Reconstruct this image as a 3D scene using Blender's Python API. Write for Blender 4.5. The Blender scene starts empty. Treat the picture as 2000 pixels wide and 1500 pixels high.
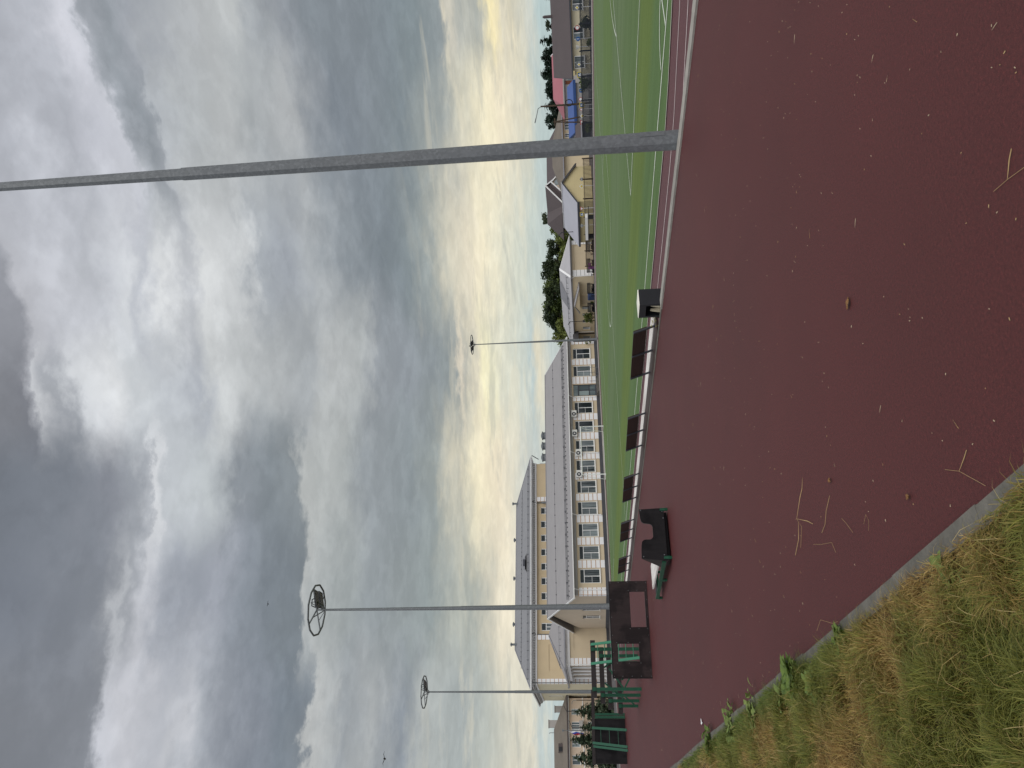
import bpy, math, random
import numpy as np
BEHIND, SUN = .85, 1.2
from mathutils import Vector, Matrix
rnd = random.Random(7)
rng = np.random.default_rng(11)
scene = bpy.context.scene
COL = scene.collection
D = math.radians
YAW = D(30.4)                       # the camera looks 30.4 degrees right of the running track

# ------------------------------------------------------------------ helpers
def lin(c):
    return tuple(((v/255)/12.92 if v/255 <= .04045 else ((v/255+.055)/1.055)**2.4) for v in c)

class MB:
    """collects polygons and links them as ONE mesh object"""
    def __init__(s): s.v, s.f, s.m = [], [], []
    def poly(s, pts, mi=0):
        n = len(s.v); s.v += [tuple(p) for p in pts]; s.f.append(tuple(range(n, n+len(pts)))); s.m.append(mi)
    def box(s, x0, x1, y0, y1, z0, z1, mi=0):
        n = len(s.v)
        s.v += [(x0,y0,z0),(x1,y0,z0),(x1,y1,z0),(x0,y1,z0),(x0,y0,z1),(x1,y0,z1),(x1,y1,z1),(x0,y1,z1)]
        for q in ((0,3,2,1),(4,5,6,7),(0,1,5,4),(1,2,6,5),(2,3,7,6),(3,0,4,7)):
            s.f.append(tuple(n+i for i in q)); s.m.append(mi)
    def hexa(s, p, mi=0):           # eight corners: bottom four then top four
        n = len(s.v); s.v += [tuple(q) for q in p]
        for q in ((0,3,2,1),(4,5,6,7),(0,1,5,4),(1,2,6,5),(2,3,7,6),(3,0,4,7)):
            s.f.append(tuple(n+i for i in q)); s.m.append(mi)
    def bar(s, a, b, w, h, up=(0,0,1), mi=0):   # rectangular bar between two points
        a, b = Vector(a), Vector(b); d = (b-a).normalized(); up = Vector(up)
        x = d.cross(up)
        if x.length < 1e-4: x = d.cross(Vector((0,1,0)))
        x.normalize(); y = x.cross(d).normalized(); x *= w/2; y *= h/2
        s.hexa([a-x-y, a+x-y, b+x-y, b-x-y, a-x+y, a+x+y, b+x+y, b-x+y], mi)
    def tube(s, pts, r, n=8, mi=0, cap=True, phase=0):
        pts = [Vector(p) for p in pts]; rs = r if isinstance(r, (list, tuple)) else [r]*len(pts)
        base = len(s.v); ref = None
        for i, p in enumerate(pts):
            d = (pts[min(i+1, len(pts)-1)] - pts[max(i-1, 0)]).normalized()
            if ref is None or abs(d.dot(ref)) > .99: ref = Vector((1,0,0)) if abs(d.x) < .9 else Vector((0,1,0))
            x = (ref - d*ref.dot(d)).normalized(); ref = x; y = d.cross(x)
            for k in range(n):
                a = 2*math.pi*k/n + phase
                s.v.append(tuple(p + (x*math.cos(a) + y*math.sin(a))*rs[i]))
        for i in range(len(pts)-1):
            for k in range(n):
                a, b = base+i*n+k, base+i*n+(k+1) % n
                s.f.append((a, b, b+n, a+n)); s.m.append(mi)
        if cap:
            s.f.append(tuple(base+k for k in range(n-1, -1, -1))); s.m.append(mi)
            e = base+(len(pts)-1)*n; s.f.append(tuple(e+k for k in range(n))); s.m.append(mi)
    def prism(s, outline, axis_vec, mi=0):      # outline = list of 3-D points, extruded by axis_vec
        a = [Vector(p) for p in outline]; e = Vector(axis_vec); b = [p+e for p in a]; n = len(a)
        base = len(s.v); s.v += [tuple(p) for p in a+b]
        s.f.append(tuple(base+i for i in range(n-1, -1, -1))); s.m.append(mi)
        s.f.append(tuple(base+n+i for i in range(n))); s.m.append(mi)
        for i in range(n):
            j = (i+1) % n; s.f.append((base+i, base+j, base+n+j, base+n+i)); s.m.append(mi)
    def wall(s, o, u, n, W, z0, z1, ops=(), rec=.14, mi=0, mj=None):
        """wall sheet from o along u (2-D), outward normal n, with openings (u0,u1,z0,z1) and their reveals"""
        mj = mi if mj is None else mj
        P = lambda a, z, d=0.: (o[0]+u[0]*a-n[0]*d, o[1]+u[1]*a-n[1]*d, z)
        us = sorted({0., W, *[q[0] for q in ops], *[q[1] for q in ops]})
        zs = sorted({z0, z1, *[q[2] for q in ops], *[q[3] for q in ops]})
        for i in range(len(us)-1):
            for j in range(len(zs)-1):
                cu, cz = (us[i]+us[i+1])/2, (zs[j]+zs[j+1])/2
                if any(q[0] < cu < q[1] and q[2] < cz < q[3] for q in ops): continue
                s.poly([P(us[i],zs[j]), P(us[i+1],zs[j]), P(us[i+1],zs[j+1]), P(us[i],zs[j+1])], mi)
        for a, b, c, d in ops:
            s.poly([P(a,c), P(a,c,rec), P(a,d,rec), P(a,d)], mj); s.poly([P(b,c), P(b,d), P(b,d,rec), P(b,c,rec)], mj)
            s.poly([P(a,c), P(b,c), P(b,c,rec), P(a,c,rec)], mj); s.poly([P(a,d), P(a,d,rec), P(b,d,rec), P(b,d)], mj)
    def mesh(s, name, mats, smooth=False, off=(0,0,0)):
        me = bpy.data.meshes.new(name)
        v = [(a-off[0], b-off[1], c-off[2]) for a, b, c in s.v] if any(off) else s.v
        me.from_pydata(v, [], s.f)
        for m in (mats if isinstance(mats, (list, tuple)) else [mats]): me.materials.append(m)
        me.polygons.foreach_set('material_index', s.m)
        if smooth: me.polygons.foreach_set('use_smooth', [True]*len(s.f))
        me.update(); return me
    def build(s, name, mats, parent=None, smooth=False, off=None, label=None, loc=None):
        """as a child: shape given in the parent's own coordinates; off shifts the shape so that it sits at loc"""
        o = bpy.data.objects.new(name, s.mesh(name, mats, smooth, off or (0,0,0)))
        COL.objects.link(o)
        if off: o.location = off
        if loc: o.location = loc
        if parent: o.parent = parent
        if label: o['label'] = label
        return o

def put(name, me, parent, loc, rz=0, label=None):       # another object on an existing mesh
    o = bpy.data.objects.new(name, me); COL.objects.link(o); o.parent = parent
    o.location = loc; o.rotation_euler = (0, 0, rz)
    if label: o['label'] = label
    return o
def tag(o, label=None, cat=None, group=None, kind=None):
    if label: o['label'] = label
    if cat: o['category'] = cat
    if group: o['group'] = group
    if kind: o['kind'] = kind
    return o
def thing(name, label, cat, loc=(0,0,0), rz=0, group=None):
    o = bpy.data.objects.new(name, None); COL.objects.link(o); o.empty_display_size = .2
    o.location = loc; o.rotation_euler = (0, 0, rz)
    return tag(o, label, cat, group)
def dup(root, loc, rz=0, label=None, scale=None):
    r = root.copy(); COL.objects.link(r); r.location = loc; r.rotation_euler = (0, 0, rz)
    if label: r['label'] = label
    if scale: r.scale = scale if isinstance(scale, tuple) else (scale,)*3
    for ch in list(root.children):
        c = ch.copy(); COL.objects.link(c); c.parent = r
        for g in list(ch.children):
            e = g.copy(); COL.objects.link(e); e.parent = c
    return r
def struct(name, mb, mats, smooth=False, label=None, cat=None):
    return tag(mb.build(name, mats, smooth=smooth), label, cat, kind='structure')

# ------------------------------------------------------------------ materials
def nodes(name):
    m = bpy.data.materials.new(name); m.use_nodes = True; nt = m.node_tree
    return m, nt, nt.nodes['Principled BSDF']
def N(nt, typ, **kw):
    n = nt.nodes.new(typ)
    for k, v in kw.items():
        if k.startswith('i_'): n.inputs[k[2:].replace('_', ' ')].default_value = v
        else: setattr(n, k, v)
    return n
def ramp(nt, stops, src, interp='LINEAR'):
    r = nt.nodes.new('ShaderNodeValToRGB'); cr = r.color_ramp; cr.interpolation = interp
    while len(cr.elements) > 1: cr.elements.remove(cr.elements[-1])
    cr.elements[0].position = stops[0][0]; cr.elements[0].color = (*stops[0][1], 1)
    for p, c in stops[1:]:
        e = cr.elements.new(p); e.color = (*c, 1)
    nt.links.new(src, r.inputs[0]); return r
def M(name, rgb, rough=.75, var=.12, scale=2., bump=0., bscale=40., metal=0., spec=.4, detail=4, stretch=None, rand=0., coat=0.):
    """painted / plain surface with uneven tone: rgb is the sRGB colour of the paint itself"""
    m, nt, b = nodes(name); L = nt.links.new
    c = lin(rgb); tc = N(nt, 'ShaderNodeTexCoord'); src = tc.outputs['Object']
    if stretch:
        mp = N(nt, 'ShaderNodeMapping'); mp.inputs['Scale'].default_value = stretch; L(src, mp.inputs['Vector']); src = mp.outputs[0]
    nz = N(nt, 'ShaderNodeTexNoise', i_Scale=scale, i_Detail=detail, i_Roughness=.62); L(src, nz.inputs['Vector'])
    r = ramp(nt, [(.28, tuple(v*(1-var) for v in c)), (.72, tuple(min(v*(1+var), .95) for v in c))], nz.outputs['Fac'])
    out = r.outputs[0]
    if rand:
        oi = N(nt, 'ShaderNodeObjectInfo'); hv = N(nt, 'ShaderNodeHueSaturation')
        mr = N(nt, 'ShaderNodeMapRange'); mr.inputs[3].default_value = 1-rand; mr.inputs[4].default_value = 1+rand
        L(oi.outputs['Random'], mr.inputs[0]); L(mr.outputs[0], hv.inputs['Value']); L(out, hv.inputs['Color']); out = hv.outputs[0]
    L(out, b.inputs['Base Color'])
    b.inputs['Roughness'].default_value = rough; b.inputs['Metallic'].default_value = metal
    b.inputs['Specular IOR Level'].default_value = spec
    if coat: b.inputs['Coat Weight'].default_value = coat
    if bump:
        n2 = N(nt, 'ShaderNodeTexNoise', i_Scale=bscale, i_Detail=3); L(src, n2.inputs['Vector'])
        bp = N(nt, 'ShaderNodeBump', i_Strength=bump, i_Distance=.02); L(n2.outputs['Fac'], bp.inputs['Height']); L(bp.outputs[0], b.inputs['Normal'])
    return m
def seam_roof(name, rgb, vec=(1,0,0), period=.36, amp=.16, rough=.45, var=.05):
    """standing seam / profiled sheet roof: ribs run across vec"""
    m, nt, b = nodes(name); L = nt.links.new; c = lin(rgb)
    tc = N(nt, 'ShaderNodeTexCoord'); vm = N(nt, 'ShaderNodeVectorMath', operation='DOT_PRODUCT')
    vm.inputs[1].default_value = vec; L(tc.outputs['Object'], vm.inputs[0])
    mu = N(nt, 'ShaderNodeMath', operation='MULTIPLY'); mu.inputs[1].default_value = 1/period; L(vm.outputs['Value'], mu.inputs[0])
    fr = N(nt, 'ShaderNodeMath', operation='FRACT'); L(mu.outputs[0], fr.inputs[0])
    nz = N(nt, 'ShaderNodeTexNoise', i_Scale=.8, i_Detail=5); L(tc.outputs['Object'], nz.inputs['Vector'])
    r = ramp(nt, [(.25, tuple(v*(1-var) for v in c)), (.75, tuple(v*(1+var) for v in c))], nz.outputs['Fac'])
    rb = ramp(nt, [(0, (1-amp,)*3), (.16, (1+amp*.4,)*3), (.3, (1,)*3), (1, (1-amp*.2,)*3)], fr.outputs[0])
    mx = N(nt, 'ShaderNodeMix', data_type='RGBA', blend_type='MULTIPLY'); mx.inputs[0].default_value = 1
    L(r.outputs[0], mx.inputs[6]); L(rb.outputs[0], mx.inputs[7]); L(mx.outputs[2], b.inputs['Base Color'])
    b.inputs['Roughness'].default_value = rough; b.inputs['Specular IOR Level'].default_value = .4
    return m
def leaf_mat(name, dark, light, rough=.55):
    m, nt, b = nodes(name); L = nt.links.new
    g = N(nt, 'ShaderNodeNewGeometry'); oi = N(nt, 'ShaderNodeObjectInfo')
    tc = N(nt, 'ShaderNodeTexCoord'); nz = N(nt, 'ShaderNodeTexNoise', i_Scale=.9, i_Detail=3); L(tc.outputs['Object'], nz.inputs['Vector'])
    a = N(nt, 'ShaderNodeMath', operation='MULTIPLY_ADD'); a.inputs[1].default_value = .55; L(g.outputs['Random Per Island'], a.inputs[0])
    b2 = N(nt, 'ShaderNodeMath', operation='MULTIPLY_ADD'); b2.inputs[1].default_value = .35; b2.inputs[2].default_value = -.08
    L(oi.outputs['Random'], b2.inputs[0]); L(b2.outputs[0], a.inputs[2])
    c2 = N(nt, 'ShaderNodeMath', operation='MULTIPLY_ADD'); c2.inputs[1].default_value = .35; L(nz.outputs['Fac'], c2.inputs[0]); L(a.outputs[0], c2.inputs[2])
    r = ramp(nt, [(.1, lin(dark)), (.95, lin(light))], c2.outputs[0]); L(r.outputs[0], b.inputs['Base Color'])
    b.inputs['Roughness'].default_value = rough; b.inputs['Specular IOR Level'].default_value = .25
    tr = N(nt, 'ShaderNodeBsdfTranslucent'); L(r.outputs[0], tr.inputs['Color'])
    ms = N(nt, 'ShaderNodeMixShader'); ms.inputs[0].default_value = .25
    L(b.outputs[0], ms.inputs[1]); L(tr.outputs[0], ms.inputs[2]); L(ms.outputs[0], nt.nodes['Material Output'].inputs[0])
    return m
def glass_mat(name, lo, hi):
    m, nt, b = nodes(name); L = nt.links.new
    oi = N(nt, 'ShaderNodeObjectInfo'); tc = N(nt, 'ShaderNodeTexCoord')
    mp = N(nt, 'ShaderNodeMapping'); mp.inputs['Scale'].default_value = (9, 1, .5); L(tc.outputs['Object'], mp.inputs['Vector'])
    va = N(nt, 'ShaderNodeVectorMath', operation='ADD'); L(mp.outputs[0], va.inputs[0]); L(oi.outputs['Location'], va.inputs[1])
    nz = N(nt, 'ShaderNodeTexNoise', i_Scale=1.2, i_Detail=3); L(va.outputs[0], nz.inputs['Vector'])
    a = N(nt, 'ShaderNodeMath', operation='MULTIPLY_ADD'); a.inputs[1].default_value = .8; a.inputs[2].default_value = -.4
    L(oi.outputs['Random'], a.inputs[0]); s = N(nt, 'ShaderNodeMath', operation='ADD'); L(a.outputs[0], s.inputs[0]); L(nz.outputs['Fac'], s.inputs[1])
    r = ramp(nt, [(.25, lin(lo)), (.9, lin(hi))], s.outputs[0]); L(r.outputs[0], b.inputs['Base Color'])
    b.inputs['Roughness'].default_value = .06; b.inputs['Specular IOR Level'].default_value = .5
    return m

MAT = dict(
    stucco=M('yellow_stucco', (208,191,162), .85, .05, .7, .15, 30),
    stucco_tall=M('ochre_stucco', (206,186,152), .85, .05, .5, .1, 30),
    beige=M('beige_stucco', (202,186,164), .85, .05, .7, .15, 30),
    joint=M('orange_joint', (196,150,106), .85, .08, 2),
    quoin=M('white_quoin', (240,239,238), .7, .04, 1.5),
    cornice=M('grey_cornice', (178,178,176), .7, .05, 1),
    plinth=M('dark_plinth', (78,78,82), .8, .15, 1.2, .2, 20),
    white=M('white_plastic', (236,236,234), .4, .03, 2),
    glass=glass_mat('window_glass', (34,42,46), (140,150,152)),
    glass_dark=M('dark_transom_glass', (44,52,56), .35, .1, 2), glass2=glass_mat('pale_window_glass', (82,94,98), (150,164,164)),
    roof=seam_roof('grey_sheet_roof', (152,149,149), (1,.55,.55), .42, .16, .6),
    roof_tall=seam_roof('grey_seam_roof', (140,140,142), (1,0,0), .55, .10),
    roof_lt=seam_roof('light_grey_roof', (172,170,172), (0,1,0), .5, .06),
    rooftrim=M('grey_roof_trim', (150,150,156), .5, .06, 1),
    steel=M('dark_steel', (66,68,74), .5, .1, 3),
    brown_roof=M('brown_roof', (86,77,77), .7, .06, .5, .1, 8),
    slate=M('weathered_brown_roof', (116,108,98), .85, .12, .6, .2, 6),
    pink=M('pink_stucco', (214,194,172), .9, .05, .5),
    siding=seam_roof('yellow_siding', (212,196,150), (0,0,1), .2, .10, .7),
    cream=M('cream_wall', (216,206,176), .85, .05, .6),
    peach=M('peach_wall', (226,208,174), .85, .05, .6),
    greywall=M('grey_wall', (176,172,168), .85, .06, .6),
    red_roof=M('red_roof', (168,104,112), .6, .06, .5),
    blue_roof=M('blue_roof', (66,92,150), .5, .08, .5),
    blue_dark=M('blue_fascia', (44,74,128), .5, .05, .5),
    black_ply=None, purple_ply=None,
    green=M('green_paint', (22,78,56), .5, .12, 6, .08, 60), green_skylit=M('skylit_green_paint', (48,118,90), .5, .1, 6, .08, 60),  # second green: same paint with the sky's light put into its colour
    dark_wood=M('dark_plank', (44,38,38), .6, .15, 6, .15, 50, stretch=(.4,3,3)),
    bench_brown=M('bench_brown', (58,41,37), .6, .15, 8, .12, 50, stretch=(4,.4,4)),
    black_metal=M('black_metal', (38,40,44), .45, .1, 5),
    galv=None, lens=M('floodlight_housing', (40,42,46), .35, .1, 4),
    concrete=M('grey_kerb', (104,101,94), .95, .3, 7, .5, 50),
    fence=M('dark_fence_paint', (40,46,56), .5, .1, 3),
    kerb_pale=M('pale_grey_kerb', (158,154,146), .9, .18, 6, .4, 50), soil=M('soil', (66,54,36), .95, .3, 7, .4, 40),
    bark=M('bark', (82,70,58), .95, .25, 4, .4, 25),
    dry=M('dry_straw', (186,160,112), .8, .2, 30, rand=.15),
    leaf_dry=M('dry_leaf', (128,94,58), .85, .3, 60),
    signw=M('sign_white', (232,232,230), .4, .03, 3), signy=M('sign_yellow', (214,190,70), .4, .05, 3),
    signb=M('sign_blue', (44,92,150), .4, .05, 3), signr=M('sign_red', (176,44,48), .4, .05, 3),
    lid=M('white_lid', (238,234,220), .5, .04, 3), sack=M('pale_sack', (196,186,160), .85, .15, 12, .3, 20),
    navy=M('navy_paint', (40,58,92), .5, .1, 3), purple=M('purple_cloth', (112,62,108), .8, .1, 6),
    ac=M('ac_casing', (222,222,216), .45, .04, 3), rust=M('rust', (120,72,50), .8, .2, 4),
)

def mottled_metal():
    m, nt, b = nodes('galvanised_steel'); L = nt.links.new
    tc = N(nt, 'ShaderNodeTexCoord')
    vo = N(nt, 'ShaderNodeTexVoronoi', i_Scale=26.); L(tc.outputs['Object'], vo.inputs['Vector'])
    nz = N(nt, 'ShaderNodeTexNoise', i_Scale=5., i_Detail=8, i_Roughness=.7); L(tc.outputs['Object'], nz.inputs['Vector'])
    mx = N(nt, 'ShaderNodeMix', data_type='RGBA'); mx.inputs[0].default_value = .5
    L(vo.outputs['Color'], mx.inputs[6]); L(nz.outputs['Color'], mx.inputs[7])
    bw = N(nt, 'ShaderNodeRGBToBW'); L(mx.outputs[2], bw.inputs[0])
    r = ramp(nt, [(.2, lin((108,112,115))), (.5, lin((118,122,125))), (.8, lin((134,138,141)))], bw.outputs[0])
    L(r.outputs[0], b.inputs['Base Color']); b.inputs['Metallic'].default_value = .35
    rr = N(nt, 'ShaderNodeMapRange'); rr.inputs[3].default_value = .42; rr.inputs[4].default_value = .62; L(nz.outputs['Fac'], rr.inputs[0]); L(rr.outputs[0], b.inputs['Roughness'])
    return m
MAT['galv'] = mottled_metal()
def ply(name, a, b_, wet):
    m, nt, b = nodes(name); L = nt.links.new
    tc = N(nt, 'ShaderNodeTexCoord')
    mp = N(nt, 'ShaderNodeMapping'); mp.inputs['Scale'].default_value = (9, 4, 1.2); L(tc.outputs['Object'], mp.inputs['Vector'])
    n1 = N(nt, 'ShaderNodeTexNoise', i_Scale=2.2, i_Detail=7, i_Roughness=.65); L(mp.outputs[0], n1.inputs['Vector'])
    n2 = N(nt, 'ShaderNodeTexNoise', i_Scale=wet, i_Detail=6, i_Roughness=.6); L(tc.outputs['Object'], n2.inputs['Vector'])
    r2 = ramp(nt, [(.46, (0,0,0)), (.54, (1,1,1))], n2.outputs['Fac'])
    r1 = ramp(nt, [(.3, lin(a)), (.75, lin(b_))], n1.outputs['Fac'])
    mx = N(nt, 'ShaderNodeMix', data_type='RGBA', blend_type='MULTIPLY'); mx.inputs[7].default_value = (.5,.5,.52,1)
    L(r2.outputs[0], mx.inputs[0]); L(r1.outputs[0], mx.inputs[6]); L(mx.outputs[2], b.inputs['Base Color'])
    mr = N(nt, 'ShaderNodeMapRange'); mr.inputs[3].default_value = .55; mr.inputs[4].default_value = .35; L(r2.outputs[0], mr.inputs[0]); L(mr.outputs[0], b.inputs['Roughness'])
    b.inputs['Specular IOR Level'].default_value = .25
    return m
MAT['black_ply'] = ply('black_plywood', (22,21,23), (36,33,35), 1.6)
MAT['purple_ply'] = ply('brown_black_plywood', (42,33,33), (54,44,44), 1.3)

def worn_wood():
    m, nt, b = nodes('pale_worn_plank'); L = nt.links.new
    tc = N(nt, 'ShaderNodeTexCoord'); mp = N(nt, 'ShaderNodeMapping'); mp.inputs['Scale'].default_value = (14, 1.1, 14); L(tc.outputs['Object'], mp.inputs['Vector'])
    n1 = N(nt, 'ShaderNodeTexNoise', i_Scale=1.6, i_Detail=9, i_Roughness=.7); L(mp.outputs[0], n1.inputs['Vector'])
    n2 = N(nt, 'ShaderNodeTexNoise', i_Scale=.5, i_Detail=3); L(tc.outputs['Object'], n2.inputs['Vector'])
    s = N(nt, 'ShaderNodeMath', operation='MULTIPLY_ADD'); s.inputs[1].default_value = .7; s.inputs[2].default_value = -.1; L(n2.outputs['Fac'], s.inputs[0])
    a = N(nt, 'ShaderNodeMath', operation='MULTIPLY_ADD'); a.inputs[1].default_value = .7; L(n1.outputs['Fac'], a.inputs[0]); L(s.outputs[0], a.inputs[2])
    r = ramp(nt, [(.3, lin((138,126,118))), (.5, lin((204,196,190))), (.7, lin((238,234,228)))], a.outputs[0]); L(r.outputs[0], b.inputs['Base Color'])
    b.inputs['Roughness'].default_value = .75
    return m
MAT['plank'] = worn_wood()

def rubber(name, near, speck, light, fine=420.):
    m, nt, b = nodes(name); L = nt.links.new
    tc = N(nt, 'ShaderNodeTexCoord'); src = tc.outputs['Object']
    n1 = N(nt, 'ShaderNodeTexNoise', i_Scale=fine, i_Detail=2, i_Roughness=.6); L(src, n1.inputs['Vector'])
    n2 = N(nt, 'ShaderNodeTexNoise', i_Scale=.55, i_Detail=5, i_Roughness=.6); L(src, n2.inputs['Vector'])
    n3 = N(nt, 'ShaderNodeTexNoise', i_Scale=62., i_Detail=4, i_Roughness=.8); L(src, n3.inputs['Vector'])
    r1 = ramp(nt, [(.30, lin(speck)), (.5, lin(near)), (.70, lin(light))], n1.outputs['Fac'])
    r2 = ramp(nt, [(.3, (.91,.91,.92)), (.7, (1.08,1.07,1.07))], n2.outputs['Fac'])
    mx = N(nt, 'ShaderNodeMix', data_type='RGBA', blend_type='MULTIPLY'); mx.inputs[0].default_value = 1
    L(r1.outputs[0], mx.inputs[6]); L(r2.outputs[0], mx.inputs[7])
    r3 = ramp(nt, [(.32, (.5,.48,.48)), (.46, (.9,.9,.9)), (.56, (1.05,1.05,1.05)), (.68, (1.6,1.55,1.5))], n3.outputs['Fac'])
    m2 = N(nt, 'ShaderNodeMix', data_type='RGBA', blend_type='MULTIPLY'); m2.inputs[0].default_value = 1.
    L(mx.outputs[2], m2.inputs[6]); L(r3.outputs[0], m2.inputs[7]); L(m2.outputs[2], b.inputs['Base Color'])
    b.inputs['Roughness'].default_value = .68; b.inputs['Specular IOR Level'].default_value = .42
    bp = N(nt, 'ShaderNodeBump', i_Strength=.55, i_Distance=.003); L(n1.outputs['Fac'], bp.inputs['Height']); L(bp.outputs[0], b.inputs['Normal'])
    return m
MAT['rubber'] = rubber('red_rubber', (80,31,32), (38,13,14), (120,58,54))
MAT['track'] = rubber('track_rubber', (92,52,56), (70,38,42), (116,74,76), 160)

def turf():
    m, nt, b = nodes('artificial_turf'); L = nt.links.new
    tc = N(nt, 'ShaderNodeTexCoord'); src = tc.outputs['Object']
    sp = N(nt, 'ShaderNodeSeparateXYZ'); L(src, sp.inputs[0])
    nb = N(nt, 'ShaderNodeTexNoise', i_Scale=.35, i_Detail=4); L(src, nb.inputs['Vector'])
    ad = N(nt, 'ShaderNodeMath', operation='MULTIPLY_ADD'); ad.inputs[1].default_value = 1.1; L(nb.outputs['Fac'], ad.inputs[0]); L(sp.outputs['X'], ad.inputs[2])
    sx = N(nt, 'ShaderNodeMapRange'); sx.inputs[1].default_value = 12; sx.inputs[2].default_value = 54; L(ad.outputs[0], sx.inputs[0])
    # rolls of turf laid along the pitch: some yellower, some greyer
    rb = ramp(nt, [(0,lin((88,112,68))),(.088,lin((90,113,70))),(.108,lin((98,116,60))),(.155,lin((98,116,61))),(.18,lin((92,113,70))),(.28,lin((94,114,74))),(.31,lin((99,117,80))),(.42,lin((97,116,78))),(.45,lin((96,117,69))),(.62,lin((97,118,71))),(.65,lin((100,119,80))),(1,lin((99,118,78)))], sx.outputs[0])
    mp = N(nt, 'ShaderNodeMapping'); mp.inputs['Scale'].default_value = (1.6, .14, 1); L(src, mp.inputs['Vector'])
    n1 = N(nt, 'ShaderNodeTexNoise', i_Scale=1., i_Detail=7, i_Roughness=.65); L(mp.outputs[0], n1.inputs['Vector'])
    n2 = N(nt, 'ShaderNodeTexNoise', i_Scale=18., i_Detail=5, i_Roughness=.7); L(src, n2.inputs['Vector'])
    c = N(nt, 'ShaderNodeMath', operation='MULTIPLY_ADD'); c.inputs[1].default_value = .9; L(n2.outputs['Fac'], c.inputs[0]); L(n1.outputs['Fac'], c.inputs[2])
    rv = ramp(nt, [(.55, (.74,.76,.74)), (.95, (1.,1.,1.)), (1., (1.06,1.05,1.08))], c.outputs[0])
    r = N(nt, 'ShaderNodeMix', data_type='RGBA', blend_type='MULTIPLY'); r.inputs[0].default_value = 1; L(rb.outputs[0], r.inputs[6]); L(rv.outputs[0], r.inputs[7])
    L(r.outputs[2], b.inputs['Base Color']); b.inputs['Roughness'].default_value = .9; b.inputs['Specular IOR Level'].default_value = .15
    return m
MAT['turf'] = turf()
MAT['line'] = M('white_line_paint', (206,212,196), .85, .2, 9)
MAT['lane'] = M('lane_line_paint', (200,184,182), .8, .12, 6)
MAT['base'] = M('rough_ground', (104,98,86), .95, .25, .6, .3, 12)
MAT['asphalt'] = M('asphalt', (92,88,88), .9, .18, 2, .3, 60)

Z0 = -.3                              # level of the pitch; the red path lies 0.3 m higher
# ------------------------------------------------------------------ ground sheets
b = MB(); b.poly([(-1500,-1500,-.34),(1500,-1500,-.34),(1500,1500,-.34),(-1500,1500,-.34)]); struct('ground', b, MAT['base'])
b = MB(); b.box(1.12,8.6,-12,63,-.338,0); struct('path', b, MAT['rubber'])
b = MB(); b.box(-40,1.0,-12,63,-.338,.015); struct('grass_bank', b, MAT['soil'])
b = MB()
for k in range(-12, 63):
    j = rnd.uniform(-.009,.009); b.box(1.025+j,1.122+j,k+.004,k+.996,-.2,.03+rnd.uniform(-.004,.006))
for k in range(-12, 63):
    if k < 12: b.box(8.56,8.78,k+.003,k+.997,-.33,.028+rnd.uniform(-.003,.003),1)
    else: b.box(8.6,8.7,k+.003,k+.997,-.33,.012+rnd.uniform(-.003,.003))
struct('kerb', b, [MAT['concrete'],MAT['kerb_pale']])
def sheet(pts, z): q = MB(); q.poly([(x,y,z) for x,y in pts]); return q
# running track round the pitch (curves away to the right at its near end)
tr = [(8.74,62),(8.74,-14),(75,-14),(75,30),(57,30),(55.5,36),(55.2,74.5),(50,76.2),(14,76.2),(9.5,74),(8.74,70)]
struct('running_track', sheet(tr, -.318), MAT['track'])
edge = [(12.35,69),(12.3,30),(12.28,14),(12.28,11),(12.45,9.9),(12.85,8.5),(13.7,6.8),(15.2,4.6),(17.5,2.2),(21,-.5),(27,-3.2),(33,-4),(40,-3.4),(46,-1),(50.5,3.2),(53,9),(53.3,20),(53.3,66),(52.6,70),(50.5,72.4),(16.5,72.4),(13.6,71.4)]
struct('pitch', sheet(edge, -.309), MAT['turf'])
struct('pavement', sheet([(-60,63),(8.74,63),(8.74,77),(70,77),(70,80.9),(150,80.9),(150,200),(-60,200)], -.328), MAT['asphalt'])
struct('pavement', sheet([(57.2,-20),(150,-20),(150,80.8),(57.2,80.8)], -.331), MAT['asphalt'])
b = MB(); b.box(2.,9.,63.1,63.35,-.33,.02); b.box(-20,2,63.1,63.35,-.33,.02); b.box(55.35,55.6,20,76.3,-.33,-.22); b.box(12,56,76.3,76.5,-.33,-.25)
struct('kerb', b, M('pale_kerb', (190,186,178), .85, .1, 3))

def strip(q, pts, w, z, closed=False):
    P = [Vector((x,y,0)) for x,y in pts]; n = len(P); L_, R_ = [], []
    for i in range(n):
        a = P[(i-1) % n] if closed or i > 0 else P[i]; c = P[(i+1) % n] if closed or i < n-1 else P[i]
        d = (c-a).normalized(); t = Vector((-d.y,d.x,0))*w/2*(1+rnd.uniform(-.08,.08))
        L_.append(P[i]+t); R_.append(P[i]-t)
    for i in range(n if closed else n-1):
        j = (i+1) % n
        q.poly([(R_[i].x,R_[i].y,z),(R_[j].x,R_[j].y,z),(L_[j].x,L_[j].y,z),(L_[i].x,L_[i].y,z)])
def seg(x0,y0,x1,y1,n=40):
    return [(x0+(x1-x0)*i/n+rnd.uniform(-.012,.012), y0+(y1-y0)*i/n+rnd.uniform(-.012,.012)) for i in range(n+1)]
def arc(cx,cy,r,a0,a1,n=48): return [(cx+r*math.cos(D(a0+(a1-a0)*i/n)), cy+r*math.sin(D(a0+(a1-a0)*i/n))) for i in range(n+1)]
q = MB(); zl = -.302; w = .085
strip(q, seg(13.38,6.2,13.38,70), w, zl); strip(q, seg(52.2,9.4,52.2,70), w, zl+.0005)
strip(q, seg(13.45,9.4,52.15,9.4), w, zl+.001); strip(q, seg(13.45,70,52.15,70), w, zl+.001)
strip(q, seg(13.45,37.5,52.15,37.5), w, zl+.001)
strip(q, arc(32.4,37.4,5.6,0,360), w, zl+.0015, True)
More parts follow.
